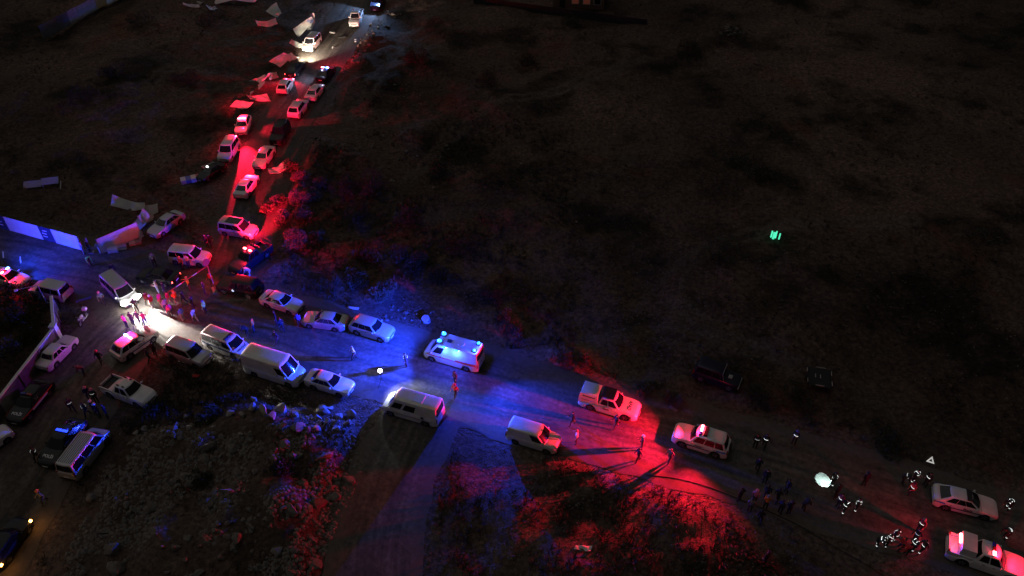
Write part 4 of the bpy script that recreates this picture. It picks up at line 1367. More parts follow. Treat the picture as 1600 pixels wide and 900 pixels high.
person(1182, 690, 'stand', 250, 'black', 'black', 'dark rescuer at the tail of the red-lit pickup', RS, strips=1, dim=True)
person(1196, 690, 'walk', 240, 'black', 'black', 'rescuer with one bright back band behind the red-lit pickup', RS, strips=1)
person(1243, 684, 'hold', 230, 'navy', 'black', 'rescuer in blue helmet on the dark verge', RS, strips=1, head='blue')
person(1303, 750, 'hold', 180, 'black', 'black', 'rescuer shining a torch on the road', RS, strips=2)
person(1309, 768, 'stand', 120, 'black', 'black', 'rescuer without strips behind the torch bearer', RS)
person(1313, 783, 'stand', 200, 'maroon', 'black', 'rescuer in maroon below the torch bearer', RS, strips=1)
person(1321, 792, 'walk', 210, 'black', 'black', 'rescuer with wide glowing bands below the torch bearer', RS, strips=4)
person(1340, 790, 'stand', 150, 'black', 'black', 'right-hand rescuer below the torch bearer', RS, strips=4, dim=False)
person(1353, 750, 'stand', 90, 'navy', 'black', 'unlit figure right of the torch bearer', RS, head='navy')
person(1414, 746, 'bend', 330, 'black', 'black', 'stooping rescuer left of the white patrol car', RS, strips=1, dim=True)
person(1430, 745, 'hold', 300, 'black', 'black', 'rescuer with bright shoulder straps left of the white patrol car', RS, strips=3)
person(1425, 764, 'kneel', 200, 'red', 'dark', 'kneeling rescuer in red with a white hat band', RS, strips=1, head='maroon')
person(1450, 750, 'stand', 200, 'black', 'black', 'rescuer with two bright bands at the tail of the white patrol car', RS, strips=1)
person(1374, 845, 'bend', 330, 'black', 'black', 'leftmost rescuer of the huddle near the bottom, stooping', RS, strips=3)
person(1388, 846, 'hold', 320, 'black', 'black', 'second rescuer of the huddle near the bottom', RS, strips=3)
person(1399, 838, 'stand', 300, 'black', 'black', 'rescuer with one bright shoulder strap in the huddle', RS, strips=4)
person(1410, 851, 'kneel', 200, 'red', 'black', 'rescuer in red crouching in the huddle', RS)
person(1420, 857, 'bend', 180, 'red', 'black', 'rescuer in red leaning down in the huddle', RS)
person(1428, 852, 'stand', 200, 'black', 'black', 'rescuer with wide bands at the right of the huddle', RS, strips=3)
person(1443, 855, 'walk', 190, 'black', 'black', 'rightmost rescuer of the huddle near the pickup tail', RS, strips=2)
person(1439, 822, 'stand', 210, 'maroon', 'black', 'rescuer with a white back panel standing above the huddle', RS, strips=1, head='grey')
person(1432, 838, 'walk', 210, 'black', 'black', 'rescuer stepping between huddle and white back panel', RS, strips=1, dim=True)
person(1580, 786, 'bend', 200, 'black', 'black', 'rescuer at the right edge in front of the white patrol car', RS, strips=3)
person(1576, 832, 'bend', 190, 'black', 'black', 'rescuer at the right edge above the corner pickup', RS, strips=2)
YD = 'people in the dark yard at left'
person(155, 559, 'walk', 260, 'black', 'black', 'dark figure left of the red-and-blue patrol car', YD, head='red')
person(128, 577, 'bend', 200, 'maroon', 'dark', 'dark red figure stooping in the yard', YD)
person(110, 634, 'walk', 320, 'maroon', 'dark', 'red-lit figure right of the orange-striped patrol car', YD, strips=1, dim=True)
person(137, 616, 'hold', 300, 'black', 'black', 'figure with a pale cap behind the double-cab pickup', YD, head='pink')
person(147, 619, 'stand', 280, 'dark', 'black', 'figure with glowing band by the double-cab pickup', YD, strips=1, dim=True, head='pink')
person(146, 637, 'stand', 250, 'black', 'black', 'left of two purple-capped figures near the silver van', YD, head='lightblue')
person(152, 642, 'stand', 230, 'black', 'black', 'right of two purple-capped figures near the silver van', YD, head='lightblue')
person(133, 640, 'walk', 220, 'black', 'black', 'black figure at the rear of the blue-lit patrol car', YD, strips=1, dim=True)
person(164, 643, 'stand', 220, 'navy', 'black', 'navy figure at the nose of the silver van', YD)
person(240, 547, 'stand', 80, 'black', 'black', 'black figure at the front wheel of the red-and-blue patrol car', YD)
person(231, 556, 'walk', 60, 'dark', 'black', 'charcoal figure beside the red-and-blue patrol car', YD)
person(55, 710, 'walk', 200, 'dark', 'black', 'figure with a pale band left of the blue-lit patrol car', YD, strips=1, dim=True)
person(65, 777, 'walk', 230, 'khaki', 'black', 'amber-lit figure walking in the lower left', YD, head='orange')

# ------------------------------------------------------------------ hoardings, wall, barrier, debris
def corrugated(L, H, n_waves, amp=.025, nz=5, curl=None, vertical=False, seg=3):
    """a thin corrugated steel sheet in the x-z plane with both faces; curl(u, w) -> Vector offset (u along, w up; 0..1)"""
    nu = n_waves * seg * 2
    vs = []
    for j in range(nz + 1):
        for i in range(nu + 1):
            u, w = i / nu, j / nz
            y = amp * math.sin((u if vertical else w * 1.0) * n_waves * 2 * PI)
            v = Vector((u * L, y, w * H))
            if curl:
                v += curl(u, w)
            vs.append(v)
    f = [(j * (nu + 1) + i, j * (nu + 1) + i + 1, (j + 1) * (nu + 1) + i + 1, (j + 1) * (nu + 1) + i) for j in range(nz) for i in range(nu)]
    g = MB()
    g.add(vs, f)
    # back face a hair behind, plus rim, so that the sheet has thickness
    o = len(vs)
    g.add([v + Vector((0, .012, 0)) for v in vs], [q[::-1] for q in f])
    return g
M_SHEET = mat('white_corrugated_sheet', (.66, .65, .62), .45, noise=.10, nscale=1.5)
M_SHEET_NAVY = mat('printed_navy_sheet', (.03, .04, .10), .5, noise=.3, nscale=2)
M_POST = mat('galvanised_post', (.30, .30, .31), .5, .5)
M_CONC = mat('pale_concrete', (.34, .32, .30), .9, noise=.25, nscale=3, bump=.3)
M_DARKMETAL = mat('dark_steel', (.02, .02, .022), .6, .3)

def run_panels(name, a, b, H, spec, label, cat, group=None):
    """a straight hoarding from a to b; spec: list of (fraction start, end, material)"""
    d = b - a
    L = d.length
    r = empty(name, a, math.atan2(d.y, d.x))
    tag(r, label, cat, group)
    for (f0, f1, m) in spec:
        n = max(1, round((f1 - f0) * L / 2.2))
        for k in range(n):
            x0, x1 = lerp(f0, f1, k / n) * L, lerp(f0, f1, (k + 1) / n) * L
            w = x1 - x0 - .015
            nz = 14
            vs = []
            for j in range(nz * 2 + 1):
                z = .08 + (H - .08) * j / (nz * 2)
                off = .02 if j % 2 else -.02
                vs += [Vector((0, off, z)), Vector((w, off, z))]
            f = [(2 * j, 2 * j + 1, 2 * j + 3, 2 * j + 2) for j in range(nz * 2)]
            g = MB()
            g.add(vs, f)
            g.add([v + Vector((0, .014, 0)) for v in vs], [q[::-1] for q in f])
            o = link('panel', g.mesh('panel', [m]), r, (x0, random.uniform(-.02, .02), 0))
        if m is M_SHEET_NAVY:
            g = MB()
            for k in range(3):
                g.box(((f0 + f1) / 2 * L + random.uniform(-.3, .3), -.05, H * (.35 + .2 * k)), ((f1 - f0) * L * .35, .01, .12))
            link('printed_mark', g.mesh('printed_mark', [M_INK_WHITE]), r)
    n = max(2, int(L / 2.5) + 1)
    for k in range(n):
        g = MB(); g.tube([(0, 0, -.3), (0, 0, H - .05)], .04, 6)
        link('post', g.mesh('post', [M_POST]), r, (L * k / (n - 1), .12, 0))
    g = MB(); g.tube([(0, .09, H - .15), (L, .09, H - .15)], .03, 5)
    link('rail', g.mesh('rail', [M_POST]), r)
    return r
HB = 'site hoarding'
a, b = from_pixel(-60, 340), from_pixel(130, 392)
run_panels('hoarding', a, b, 2.1, [(0, .32, M_SHEET), (.32, .41, M_SHEET_NAVY), (.41, .69, M_SHEET), (.69, .79, M_SHEET_NAVY), (.79, 1, M_SHEET)], 'blue-lit hoarding of white and navy panels at the left edge', 'hoarding', HB)
a, b = from_pixel(160, 397), from_pixel(222, 370)
run_panels('hoarding', a, b, 2.1, [(0, 1, M_SHEET)], 'short corrugated hoarding lit cream to red beside the crowd', 'hoarding', HB)
g = MB(); g.box((0, 0, 1.05), (.12, .12, 2.1)); g.box((0, 0, .06), (.5, .5, .12))
tag(link('corner_post', g.mesh('corner_post', [M_POST]), None, from_pixel(144, 395)), 'steel corner post between the two hoardings', 'post')

def bent_sheet(c, size, rz, tilt, bend, label, group='crumpled sheets', wav=8, roll=0.0, lift=0.1, name='metal_sheet', m=None, twist=0.0):
    """a loose corrugated sheet lying or leaning; size (length, width)"""
    L, Wd = size
    nu, nv = 16, 24
    vs = []
    rs = random.Random(label)
    f1, f2, s1, s2 = rs.uniform(-.3, 0), rs.uniform(0, .3), rs.uniform(-1, 1), rs.uniform(-1, 1)
    tp, sk = rs.uniform(-.45, .45), rs.uniform(-.5, .5)
    ph = [rs.uniform(0, 6.28) for _ in range(4)]
    for j in range(nv + 1):
        for i in range(nu + 1):
            u, w = i / nu - .5, j / nv - .5
            x = u * L + sk * w * Wd + .03 * Wd * math.sin(w * 5 + ph[0]) * (1 if abs(u) > .4 else 0)
            z = .035 * math.sin(w * wav * 2 * PI) + bend * (u * u * 4 - .3) * .5 + .05 * math.sin(u * 9 + w * 5) * (1 if bend else 0)
            z += (max(0, f1 - u) * s1 + max(0, u - f2) * s2) * L * .55 * min(1, bend * 2.5) + .06 * math.sin(u * 14 + ph[1]) * math.sin(w * 6 + ph[2]) * min(1, bend * 3)
            a = twist * u
            y = w * Wd * (1 + tp * u * 1.6) + .012 * Wd * math.sin(u * 9 + ph[3])
            vs.append(Vector((x, y * math.cos(a), z + y * math.sin(a))))
    f = [(j * (nu + 1) + i, j * (nu + 1) + i + 1, (j + 1) * (nu + 1) + i + 1, (j + 1) * (nu + 1) + i) for j in range(nv) for i in range(nu)]
    g = MB()
    g.add(vs, f)
    g.add([v - Vector((0, 0, .012)) for v in vs], [q[::-1] for q in f])
    g.v = [tuple(Vector(v) * .84) for v in g.v]
    R = Matrix.Rotation(rz, 3, 'Z') @ Matrix.Rotation(roll, 3, 'X') @ Matrix.Rotation(tilt, 3, 'Y')
    mv = [R @ Vector(v) for v in g.v]
    z0 = min(v.z for v in mv)
    g.v = [tuple(v - Vector((0, 0, z0))) for v in mv]
    o = link(name, g.mesh(name, [m or M_SHEET], 50), None, c)
    tag(o, label, 'metal sheet', group)
    return o
rd = math.radians
def sheet_px(px, py, *a, **k):
    q = on_ground(px, py)
    q.z -= .03
    return bent_sheet(q, *a, **k)
sheet_px(226, 352, (2.4, 1.5), rd(60), rd(-50), .35, 'torn sheet glowing magenta at the hoarding end', roll=rd(20))
sheet_px(232, 347, (2.6, 1.2), rd(50), rd(20), .3, 'grey sheet folded behind the magenta one', roll=rd(40))
sheet_px(236, 333, (2.2, 1.6), rd(35), rd(10), .2, 'reddish sheet at the upper bend of the broken hoarding', roll=rd(35))
sheet_px(208, 325, (5.2, 1.3), rd(-14), rd(0), .35, 'long grey sheet curled on the dark ground above the hoarding', roll=rd(30))
sheet_px(222, 371, (1.3, 1.2), rd(30), rd(-60), .3, 'torn corner flap glowing red at the foot of the hoarding', roll=rd(25))
# sheets along the upper road
sheet_px(478, 52, (5.0, 1.4), rd(70), rd(-25), .5, 'tall pale sheet standing behind the white van', roll=rd(45))
sheet_px(489, 44, (3.4, 1.4), rd(60), rd(-40), .4, 'bluish sheet rising highest behind the white van', roll=rd(-20))
sheet_px(464, 72, (2.4, 1.1), rd(-25), rd(5), .3, 'bright sheet on the ground left of the white van', roll=rd(25))
sheet_px(441, 101, (3.2, 1.8), rd(60), rd(-20), .2, 'white ribbed sheet leaning left of the black car', wav=12, roll=rd(40))
sheet_px(455, 93, (2.2, 1.6), rd(50), rd(10), .3, 'smaller pale ribbed sheet ahead of the black car', wav=12, roll=rd(30))
sheet_px(428, 122, (2.2, 1.4), rd(50), rd(15), .3, 'red-lit sheet nearest the white hatchback', roll=rd(30))
sheet_px(414, 130, (3.0, 2.0), rd(-35), rd(-25), .3, 'dark red sheet on top of the wreckage heap', roll=rd(20))
sheet_px(409, 138, (2.6, 1.6), rd(-50), rd(-20), .2, 'bright red printed sheet in the wreckage heap', wav=3, roll=rd(35))
sheet_px(394, 149, (1.8, .9), rd(-55), rd(-35), .3, 'narrow red sheet standing at the left of the heap', roll=rd(40))
sheet_px(405, 157, (3.4, 1.3), rd(15), rd(5), .4, 'curled bright red sheet lowest in the heap', roll=rd(25))
sheet_px(379, 166, (3.0, 1.6), rd(-8), rd(5), .2, 'pinkish folded sheet above the red patrol car', roll=rd(20))
sheet_px(400, 126, (2.4, .5), rd(20), rd(-10), .2, 'thin dark strip of sheet behind the heap', roll=rd(20))
sheet_px(434, 268, (2.6, 1.5), rd(25), rd(-8), .5, 'grey three-cornered sheet on the right verge', roll=rd(10), wav=2)
sheet_px(368, 8, (9.0, 2.2), rd(-5), rd(0), .8, 'huge pale sheet sprawled at the top left', roll=rd(35))
sheet_px(430, 22, (3.8, 2.2), rd(-60), rd(10), .5, 'folded end of the huge pale sheet', roll=rd(30))
sheet_px(418, 40, (4.0, 1.5), rd(8), rd(0), .4, 'short pale sheet below the huge one', roll=rd(25))
sheet_px(300, 11, (3.2, .9), rd(5), rd(0), .4, 'small grey sheet among weeds at the top left', roll=rd(20))
sheet_px(332, 16, (1.8, 1.2), rd(30), rd(5), .3, 'crumpled grey sheet right of the small one', roll=rd(20))
sheet_px(314, 6, (2.4, .5), rd(-35), rd(-10), .3, 'thin twisted strip above the small grey sheets', roll=rd(30))
sheet_px(326, 259, (2.0, .8), rd(40), rd(-5), .3, 'red-lit flap of sheet beyond the black car on the verge', roll=rd(20))
sheet_px(911, 857, (1.5, .5), rd(-6), rd(0), .06, 'pinkish board lying on the bare soil at the bottom', group=None, wav=1, name='loose_board')

# box-like debris
def crate(px, py, dims, rz, mats, label, cat, name, tilt=0.0):
    q = on_ground(px, py)
    r = empty(name, (q.x, q.y, q.z - .03), rz)
    r.rotation_euler = (0, tilt, rz)
    tag(r, label, cat)
    L, W, H = dims
    for k, m in enumerate(mats):
        g = MB()
        n = len(mats)
        g.box((L * ((k + .5) / n - .5), 0, H / 2), (L / n - .02, W, H - (.03 if k % 2 else 0)))
        link('shell_panel', g.mesh('shell_panel', [m]), r)
    for sg in (-1, 1):
        g = MB(); g.box((0, sg * (W / 2 + .015), H * .85), (L, .03, .05))
        link('edge_rail', g.mesh('edge_rail', [M_POST]), r)
    return r
crate(300, 284, (2.5, 1.0, .7), rd(24), [M_SHEET, mat('dusty_blue_panel', (.12, .16, .42), .5), M_SHEET, mat('rose_panel', (.55, .12, .14), .5)], 'overturned white, blue and rose cabinet beside the black car', 'cabinet', 'overturned_cabinet')
crate(178, 393, (1.1, .7, .55), rd(14), [M_SHEET], 'small white cabinet lying before the corrugated hoarding', 'cabinet', 'small_cabinet')
crate(191, 389, (1.0, .7, .5), rd(20), [mat('pale_lilac_panel', (.42, .40, .60), .5)], 'pale lilac cabinet right of the small white one', 'cabinet', 'small_cabinet')
crate(212, 381, (1.3, .6, .35), rd(25), [M_SHEET, M_CONC], 'low broken cabinet under the red end of the hoarding', 'cabinet', 'broken_cabinet')
# broken stand on the dark ground at left
q = on_ground(68, 292)
r = empty('broken_stand', q, rd(12))
tag(r, 'pale broken stand with one slanting leg on the dark ground', 'stand')
g = MB()
for x0, x1, z in ((-2.1, -.05, .55), (0.0, 2.0, .75)):
    g = MB(); g.box(((x0 + x1) / 2, 0, z), (x1 - x0, .95, .06), 0, Matrix.Rotation(rd(28), 3, 'X'))
    link('top_board', g.mesh('top_board', [mat('lilac_board', (.32, .30, .36), .7, noise=.2)]), r)
for x, d in ((1.95, 1), (-1.9, 0), (.2, 0)):
    g = MB(); g.box((x + .25 * d, -.5, .30), (.1, 1.2 if d else .1, .6 if not d else .1), 0, Matrix.Rotation(rd(25 * d), 3, 'X'))
    link('leg', g.mesh('leg', [M_POST]), r)

# wall at left with a pale coping
def wall(pts, H, label, group):
    for (A, B, lab) in zip(pts[:-1], pts[1:], label):
        d = B - A
        L = d.length
        r = empty('low_wall', A, math.atan2(d.y, d.x))
        tag(r, lab, 'wall', group)
        n = max(1, round(L / 3.0))
        for k in range(n):
            g = MB(); g.box(((k + .5) * L / n, 0, H / 2 - .2), (L / n - .02, .22, H + .4))
            link('wall_block', g.mesh('wall_block', [mat('grey_render', (.14, .13, .12), .9, noise=.3, nscale=2)]), r)
            g = MB(); g.box(((k + .5) * L / n, 0, H + .045), (L / n - .012, .28, .09))
            link('coping', g.mesh('coping', [mat('white_coping', (.70, .69, .68), .6, noise=.12)]), r)
            g = MB(); g.box((k * L / n + .15, -.17, H / 2), (.25, .12, H - .02))
            link('pier', g.mesh('pier', [mat('grey_render')]), r)
WH = 1.7
P1, P2, P3 = from_pixel(80, 463, WH), from_pixel(84, 512, WH), from_pixel(-40, 672, WH)
for P in (P1, P2, P3):
    P.z = 0
wall([P3, P2, P1], WH, ['long low wall with pale coping glowing violet at the left edge', 'short end of the low wall turning towards the junction'], 'boundary wall')
g = MB(); g.box((0, 0, 1.0), (.5, .5, 2.0)); g.box((0, 0, 2.04), (.62, .62, .09))
tag(link('gate_pier', g.mesh('gate_pier', [mat('white_coping')]), None, (P2.x, P2.y, 0)), 'square pier at the corner of the low wall', 'pier')
# lamp arm on the wall end
q = from_pixel(74, 475)
r = empty('camera_pole', q, rd(200))
tag(r, 'thin pole with a long arm and camera head at the wall end', 'pole')
g = MB(); g.tube([(0, 0, 0), (0, 0, 2.6)], .05, 6); link('mast', g.mesh('mast', [M_POST]), r)
g = MB(); g.tube([(0, 0, 2.6), (1.9, .25, 2.75)], .03, 5); link('arm', g.mesh('arm', [M_POST]), r)
g = MB(); g.box((1.95, .26, 2.75), (.35, .22, .18), 0, None, .8); link('camera_head', g.mesh('camera_head', [M_SHEET]), r)

# road barrier with a round sign
q = from_pixel(336, 452)
tip = from_pixel(259, 459, 1.3)
r = empty('boom_barrier', q, math.atan2(tip.y - q.y, tip.x - q.x))
tag(r, 'tall barrier post with a long red boom and a round sign above the crowd', 'barrier')
D = math.hypot(tip.x - q.x, tip.y - q.y)
M_REDP = mat('red_paint', (.55, .04, .04), .45)
g = MB(); g.tube([(0, 0, 0), (0, 0, 3.3)], .06, 8); link('post', g.mesh('post', [M_REDP]), r)
g = MB(); g.tube([(0, .5, 0), (0, .5, 2.6)], .05, 8); link('post', g.mesh('post', [M_POST]), r)
nb = 8
for k in range(nb):
    t0, t1 = k / nb, (k + 1) / nb
    f = lambda t: (D * t, 0, lerp(3.25, 1.3, t))
    g = MB(); g.tube([f(t0), f(t1)], .055, 6); link('boom_section', g.mesh('boom_section', [M_REDP if k % 3 != 2 else mat('white_paint', (.7, .7, .7), .5)]), r)
g = MB(); g.tube([(0, -.03, 3.75), (0, .03, 3.75)], .42, 18); sg_ = link('round_sign', g.mesh('round_sign', [M_REDP]), r)
g = MB(); g.tube([(0, -.04, 3.75), (0, -.035, 3.75)], .20, 14); link('sign_face', g.mesh('sign_face', [mat('rose_paint', (.7, .25, .25), .5)]), sg_)
sg_.rotation_euler = (0, 0, rd(25))
g = MB(); g.box((0, .2, .06), (.6, 1.1, .12)); link('base_plate', g.mesh('base_plate', [M_CONC]), r)

# work light on a tripod in front of the minibus
q = from_pixel(597, 600)
r = empty('work_light', q, 0)
tag(r, 'blazing white work light on a thin stand before the minibus', 'work light')
for k in range(3):
    a = 2 * PI * k / 3
    g = MB(); g.tube([(.55 * math.cos(a), .55 * math.sin(a), 0), (0, 0, .75)], .02, 5); link('leg', g.mesh('leg', [M_TRIM]), r)
g = MB(); g.tube([(0, 0, .7), (0, 0, 1.55)], .025, 6); link('mast', g.mesh('mast', [M_TRIM]), r)
g = MB(); g.box((0, 0, 1.68), (.34, .34, .26), 0, None, .8); link('lamp_housing', g.mesh('lamp_housing', [M_TRIM]), r)
g = MB(); g.ball((0.02, -.04, 1.86), (.20, .20, .14), 10, 6); link('lamp_lens', g.mesh('lamp_lens', [mat('work_light_glass', (.9, .9, .9), .3, emit=(.9, .97, 1), estr=40)]), r)
lamp('work_beam', r, (.12, -.12, 2.05), (.80, .93, 1), 2200, 96, (1, -.72, -.62), 1.0)
lamp('work_glow', r, (0, 0, 2.15), (.7, .88, 1), 70)

# torch held by the rescuer
q = from_pixel(1301, 751, 1.3)
spot = from_pixel(1287, 753)
r = empty('torch', from_pixel(1299, 751, 1.28), 0)
tag(r, 'torch in a rescuer\'s hands throwing a white disc on the road', 'torch')
d = (spot - r.location).normalized()
g = MB(); g.tube([(0, 0, 0), d * -.16], [.030, .022], 8); link('barrel', g.mesh('barrel', [M_TRIM]), r)
g = MB(); g.tube([d * .03, (0, 0, 0)], [.042, .032], 8); link('head', g.mesh('head', [mat('torch_glass', (.9, .9, .9), .3, emit=(.85, 1, 1), estr=8)]), r)
lamp('torch_beam', r, d * .06, (.64, 1, 1), 1300, 46, d, .06, .02)

# green bars far out on the field, glow painted in for reflective vests
for k, (x, y, h) in enumerate([(1204, 372, 1.0), (1207.5, 374, .95), (1211, 373, 1.05), (1216.5, 375, .9)]):
    q = on_ground(x, y)
    g = MB()
    w = .30 if k in (1,) else .17
    g.tube([(0, 0, -.1), (0, 0, .12)], .05, 6, 1)
    g.tube([(0, 0, .12), (0, 0, h)], w * .5, 8, 0)
    tag(link('glow_stick', g.mesh('glow_stick', [mat('green_glow', (.2, .8, .6), .4, emit=(.10, .95, .55), estr=.9), M_TRIM]), None, q),
        ['leftmost green glow stick standing on the dark field', 'thick second green glow stick on the dark field', 'thin third green glow stick on the dark field', 'rightmost green glow stick on the dark field'][k], 'glow stick', 'green glow sticks')

# dark trailer on the field
q = on_ground(1277, 597)
r = empty('flat_trailer', (q.x, q.y, q.z + .05), rd(-14))
tag(r, 'dark flat trailer with pale corner posts on the field', 'trailer')
g = MB(); g.box((0, 0, .55), (2.1, 2.3, .10)); link('deck', g.mesh('deck', [M_DARKMETAL]), r)
for sx in (-1, 1):
    g = MB(); g.box((sx * 1.05, 0, .68), (.05, 2.3, .18)); link('side_rail', g.mesh('side_rail', [M_DARKMETAL]), r)
    for sy in (-.75, .55):
        g = MB(); g.box((sx * 1.08, sy, .80), (.06, .5, .08)); link('corner_marker', g.mesh('corner_marker', [M_CONC]), r)
    g = MB(); g.box((sx * .22 - .1, .1, .66), (.07, .45, .06)); link('deck_bracket', g.mesh('deck_bracket', [M_CONC]), r)
    g = MB(); g.tube([(sx * .9, .0 - .1, .28), (sx * .9, .1, .28)], .28, 12); w_ = link('wheel', g.mesh('wheel', [M_TYRE]), r)
g = MB(); g.box((0, -1.18, .75), (.75, .06, .10)); link('tail_board', g.mesh('tail_board', [M_CONC]), r)
g = MB(); g.box((.2, 1.2, .72), (.9, .05, .05)); link('draw_bar', g.mesh('draw_bar', [M_CONC]), r)

# warning triangle
q = from_pixel(1453, 724)
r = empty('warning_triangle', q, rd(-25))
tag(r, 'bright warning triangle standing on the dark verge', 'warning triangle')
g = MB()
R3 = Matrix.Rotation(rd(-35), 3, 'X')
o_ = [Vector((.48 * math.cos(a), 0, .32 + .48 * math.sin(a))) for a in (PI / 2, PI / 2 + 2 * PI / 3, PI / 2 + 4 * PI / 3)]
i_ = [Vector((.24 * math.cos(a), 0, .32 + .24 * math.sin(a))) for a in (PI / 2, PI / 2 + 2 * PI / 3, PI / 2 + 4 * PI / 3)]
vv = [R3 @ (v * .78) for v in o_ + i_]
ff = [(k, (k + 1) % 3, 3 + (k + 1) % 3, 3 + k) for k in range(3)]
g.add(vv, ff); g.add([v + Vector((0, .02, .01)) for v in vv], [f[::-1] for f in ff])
link('reflector_frame', g.mesh('reflector_frame', [mat('lit_reflector', (.9, .9, .9), .5, emit=(1, .97, .92), estr=.4)]), r)  # emission painted in where the reflector would return light
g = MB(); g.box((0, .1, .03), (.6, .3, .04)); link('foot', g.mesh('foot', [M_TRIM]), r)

# round drum, red disc, road-edge crack, dropped bits
q = on_ground(667, 502)
g = MB(); g.tube([(0, 0, 0), (0, 0, .12), (0, 0, .60), (0, 0, .72)], [.40, .42, .42, .40], 16)
r = link('round_drum', g.mesh('round_drum', [M_CONC], 40), None, (q.x, q.y, q.z - .05)); r.rotation_euler = (rd(14), rd(-8), 0)
tag(r, 'pale round drum on the verge above the ambulance', 'drum')
g = MB(); g.tube([(0, 0, .721), (0, 0, .735)], [.33, .33], 16); link('lid', g.mesh('lid', [mat('rusty_lid', (.35, .25, .2), .8)]), r)
q = on_ground(306, 587)
g = MB(); g.tube([(0, 0, 0), (0, 0, .05)], [.36, .34], 16); g.tube([(0, 0, .05), (0, 0, .07)], [.2, .18], 12)
r = link('round_plate', g.mesh('round_plate', [M_REDP], 40), None, (q.x, q.y, q.z + .02)); r.rotation_euler = (rd(-18), rd(6), 0)
tag(r, 'round red plate lying in the weeds below the small silver van', 'plate')
g = MB()
pts = [from_pixel(x, y, .05) for x, y in [(1010, 742), (1060, 748), (1110, 762), (1150, 778), (1195, 796), (1250, 822), (1300, 852), (1350, 880), (1390, 905)]]
g.tube([(p.x, p.y, .05) for p in dense(pts, .8)], .035, 5)
tag(link('hose', g.mesh('hose', [M_DARKMETAL]), None), 'long dark hose along the lower edge of the road', 'hose')  # thin dark tube stands in for the crack along the road edge
for k, (px, py, L, c, lab) in enumerate([(520, 52, .9, 'white', 'white plank dropped on the upper road'), (535, 59, 1.3, 'black', 'dark plank across the upper road'), (521, 75, .5, 'grey', 'small grey scrap on the upper road'), (556, 64, 1.1, 'white', 'white slab at the edge of the upper road'), (1052, 640, .9, 'grey', 'pale stick on the verge above the patrol pickup'), (552, 482, 1.2, 'white', 'white stick on the verge above the silver saloon'), (131, 469, 1.5, 'blue', 'bluish board on the road left of the headlight van')]):
    q = on_ground(px, py)
    g = MB(); g.box((0, 0, .06), (L, .28, .09), 0, Matrix.Rotation(rd(4), 3, 'Y')); g.box((L * .2, .1, .12), (L * .3, .2, .05))
    tag(link('dropped_plank', g.mesh('dropped_plank', [CL[c]]), None, q, rd(-20 + 37 * k)), lab, 'plank', 'loose planks')

# lane dashes on the left road
for x, y in [(5, 398), (32, 406), (-30, 388)]:
    q = from_pixel(x, y, .022)
    g = MB(); g.box((0, 0, 0), (1.3, .12, .004))
    o = link('lane_dash', g.mesh('lane_dash', [M_INK_WHITE]), bpy.data.objects['road'], (q.x, q.y, .024), rd(-62))

# motorcycle
def motorcycle(px, py, v, paint, label, glow=False):
    q = on_ground(px, py)
    r = empty('motorcycle', q, heading((px, py), v))
    tag(r, label, 'motorcycle')
    for x in (.72, -.70):
        g = MB()
        n = 16
        prof = [(.22, -.05), (.31, -.06), (.33, 0), (.31, .06), (.22, .05)]
        vs = [(rr * math.cos(2 * PI * k / n), y, rr * math.sin(2 * PI * k / n)) for rr, y in prof for k in range(n)]
        g.add(vs, [(j * n + k, j * n + (k + 1) % n, (j + 1) * n + (k + 1) % n, (j + 1) * n + k) for j in range(4) for k in range(n)])
        w = link('wheel', g.mesh('wheel', [M_TYRE], 40), r, (x, 0, .33))
        g = MB(); g.tube([(0, -.03, 0), (0, .03, 0)], .21, 10); link('rim', g.mesh('rim', [M_RIM]), w)
    g = MB(); g.box((.05, 0, .48), (.55, .30, .34), 0, None, .8); link('engine', g.mesh('engine', [M_POST]), r)
    g = MB(); g.ball((.15, 0, .80), (.34, .16, .15), 10, 6); link('fuel_tank', g.mesh('fuel_tank', [paint], 60), r)
    g = MB(); g.box((-.38, 0, .80), (.70, .26, .10), 0, None, .85); link('seat', g.mesh('seat', [M_TRIM]), r)
    g = MB(); g.tube([(.45, -.36, 1.02), (.52, -.1, 1.0), (.52, .1, 1.0), (.45, .36, 1.02)], .018, 6); link('handlebar', g.mesh('handlebar', [M_RIM]), r)
    for sg in (-1, 1):
        g = MB(); g.tube([(.50, sg * .08, .98), (.72, sg * .08, .33)], .025, 6); link('fork', g.mesh('fork', [M_RIM]), r)
    g = MB(); g.ball((.66, 0, .88), (.10, .11, .11), 8, 5); link('headlight', g.mesh('headlight', [M_LAMP], 60), r)
    g = MB(); g.box((-.86, 0, .98), (.36, .42, .30), 0, None, .9); link('top_case', g.mesh('top_case', [paint]), r)
    g = MB(); g.tube([(-.1, .15, .3), (-.75, .2, .36)], .05, 7); link('exhaust', g.mesh('exhaust', [M_RIM]), r)
motorcycle(132, 503, (-8, 14), M_SHEET, 'parked motorcycle with pale bodywork between the wall and the crowd')

# far wall and houses at the top
a, b = from_pixel(70, 62), from_pixel(200, -8)
r = run_panels('far_wall', a, b, 2.4, [(0, .3, mat('dull_plaster', (.14, .14, .14), .8, noise=.3)), (.3, .62, M_CONC), (.62, .74, mat('ochre_plaster', (.42, .26, .08), .8, noise=.2)), (.74, 1, M_SHEET)], 'pale patched wall with an ochre stretch at the top left', 'wall')  # dim end and orange stretch put shade and lamplight into the colours
q = from_pixel(160, 10)
g = MB(); g.tube([(0, 0, 0), (0, 0, 3.6)], .06, 6)
r = link('lamp_post', g.mesh('lamp_post', [M_POST]), None, (q.x, q.y, gz(q.x, q.y) - .1))
tag(r, 'small lamp post lighting the far wall', 'lamp post')
g = MB(); g.box((0, 0, 3.65), (.35, .25, .12), 0, None, .8); link('lamp_head', g.mesh('lamp_head', [mat('sodium_lamp', (.9, .7, .3), .4, emit=(1, .72, .35), estr=1.2)]), r)
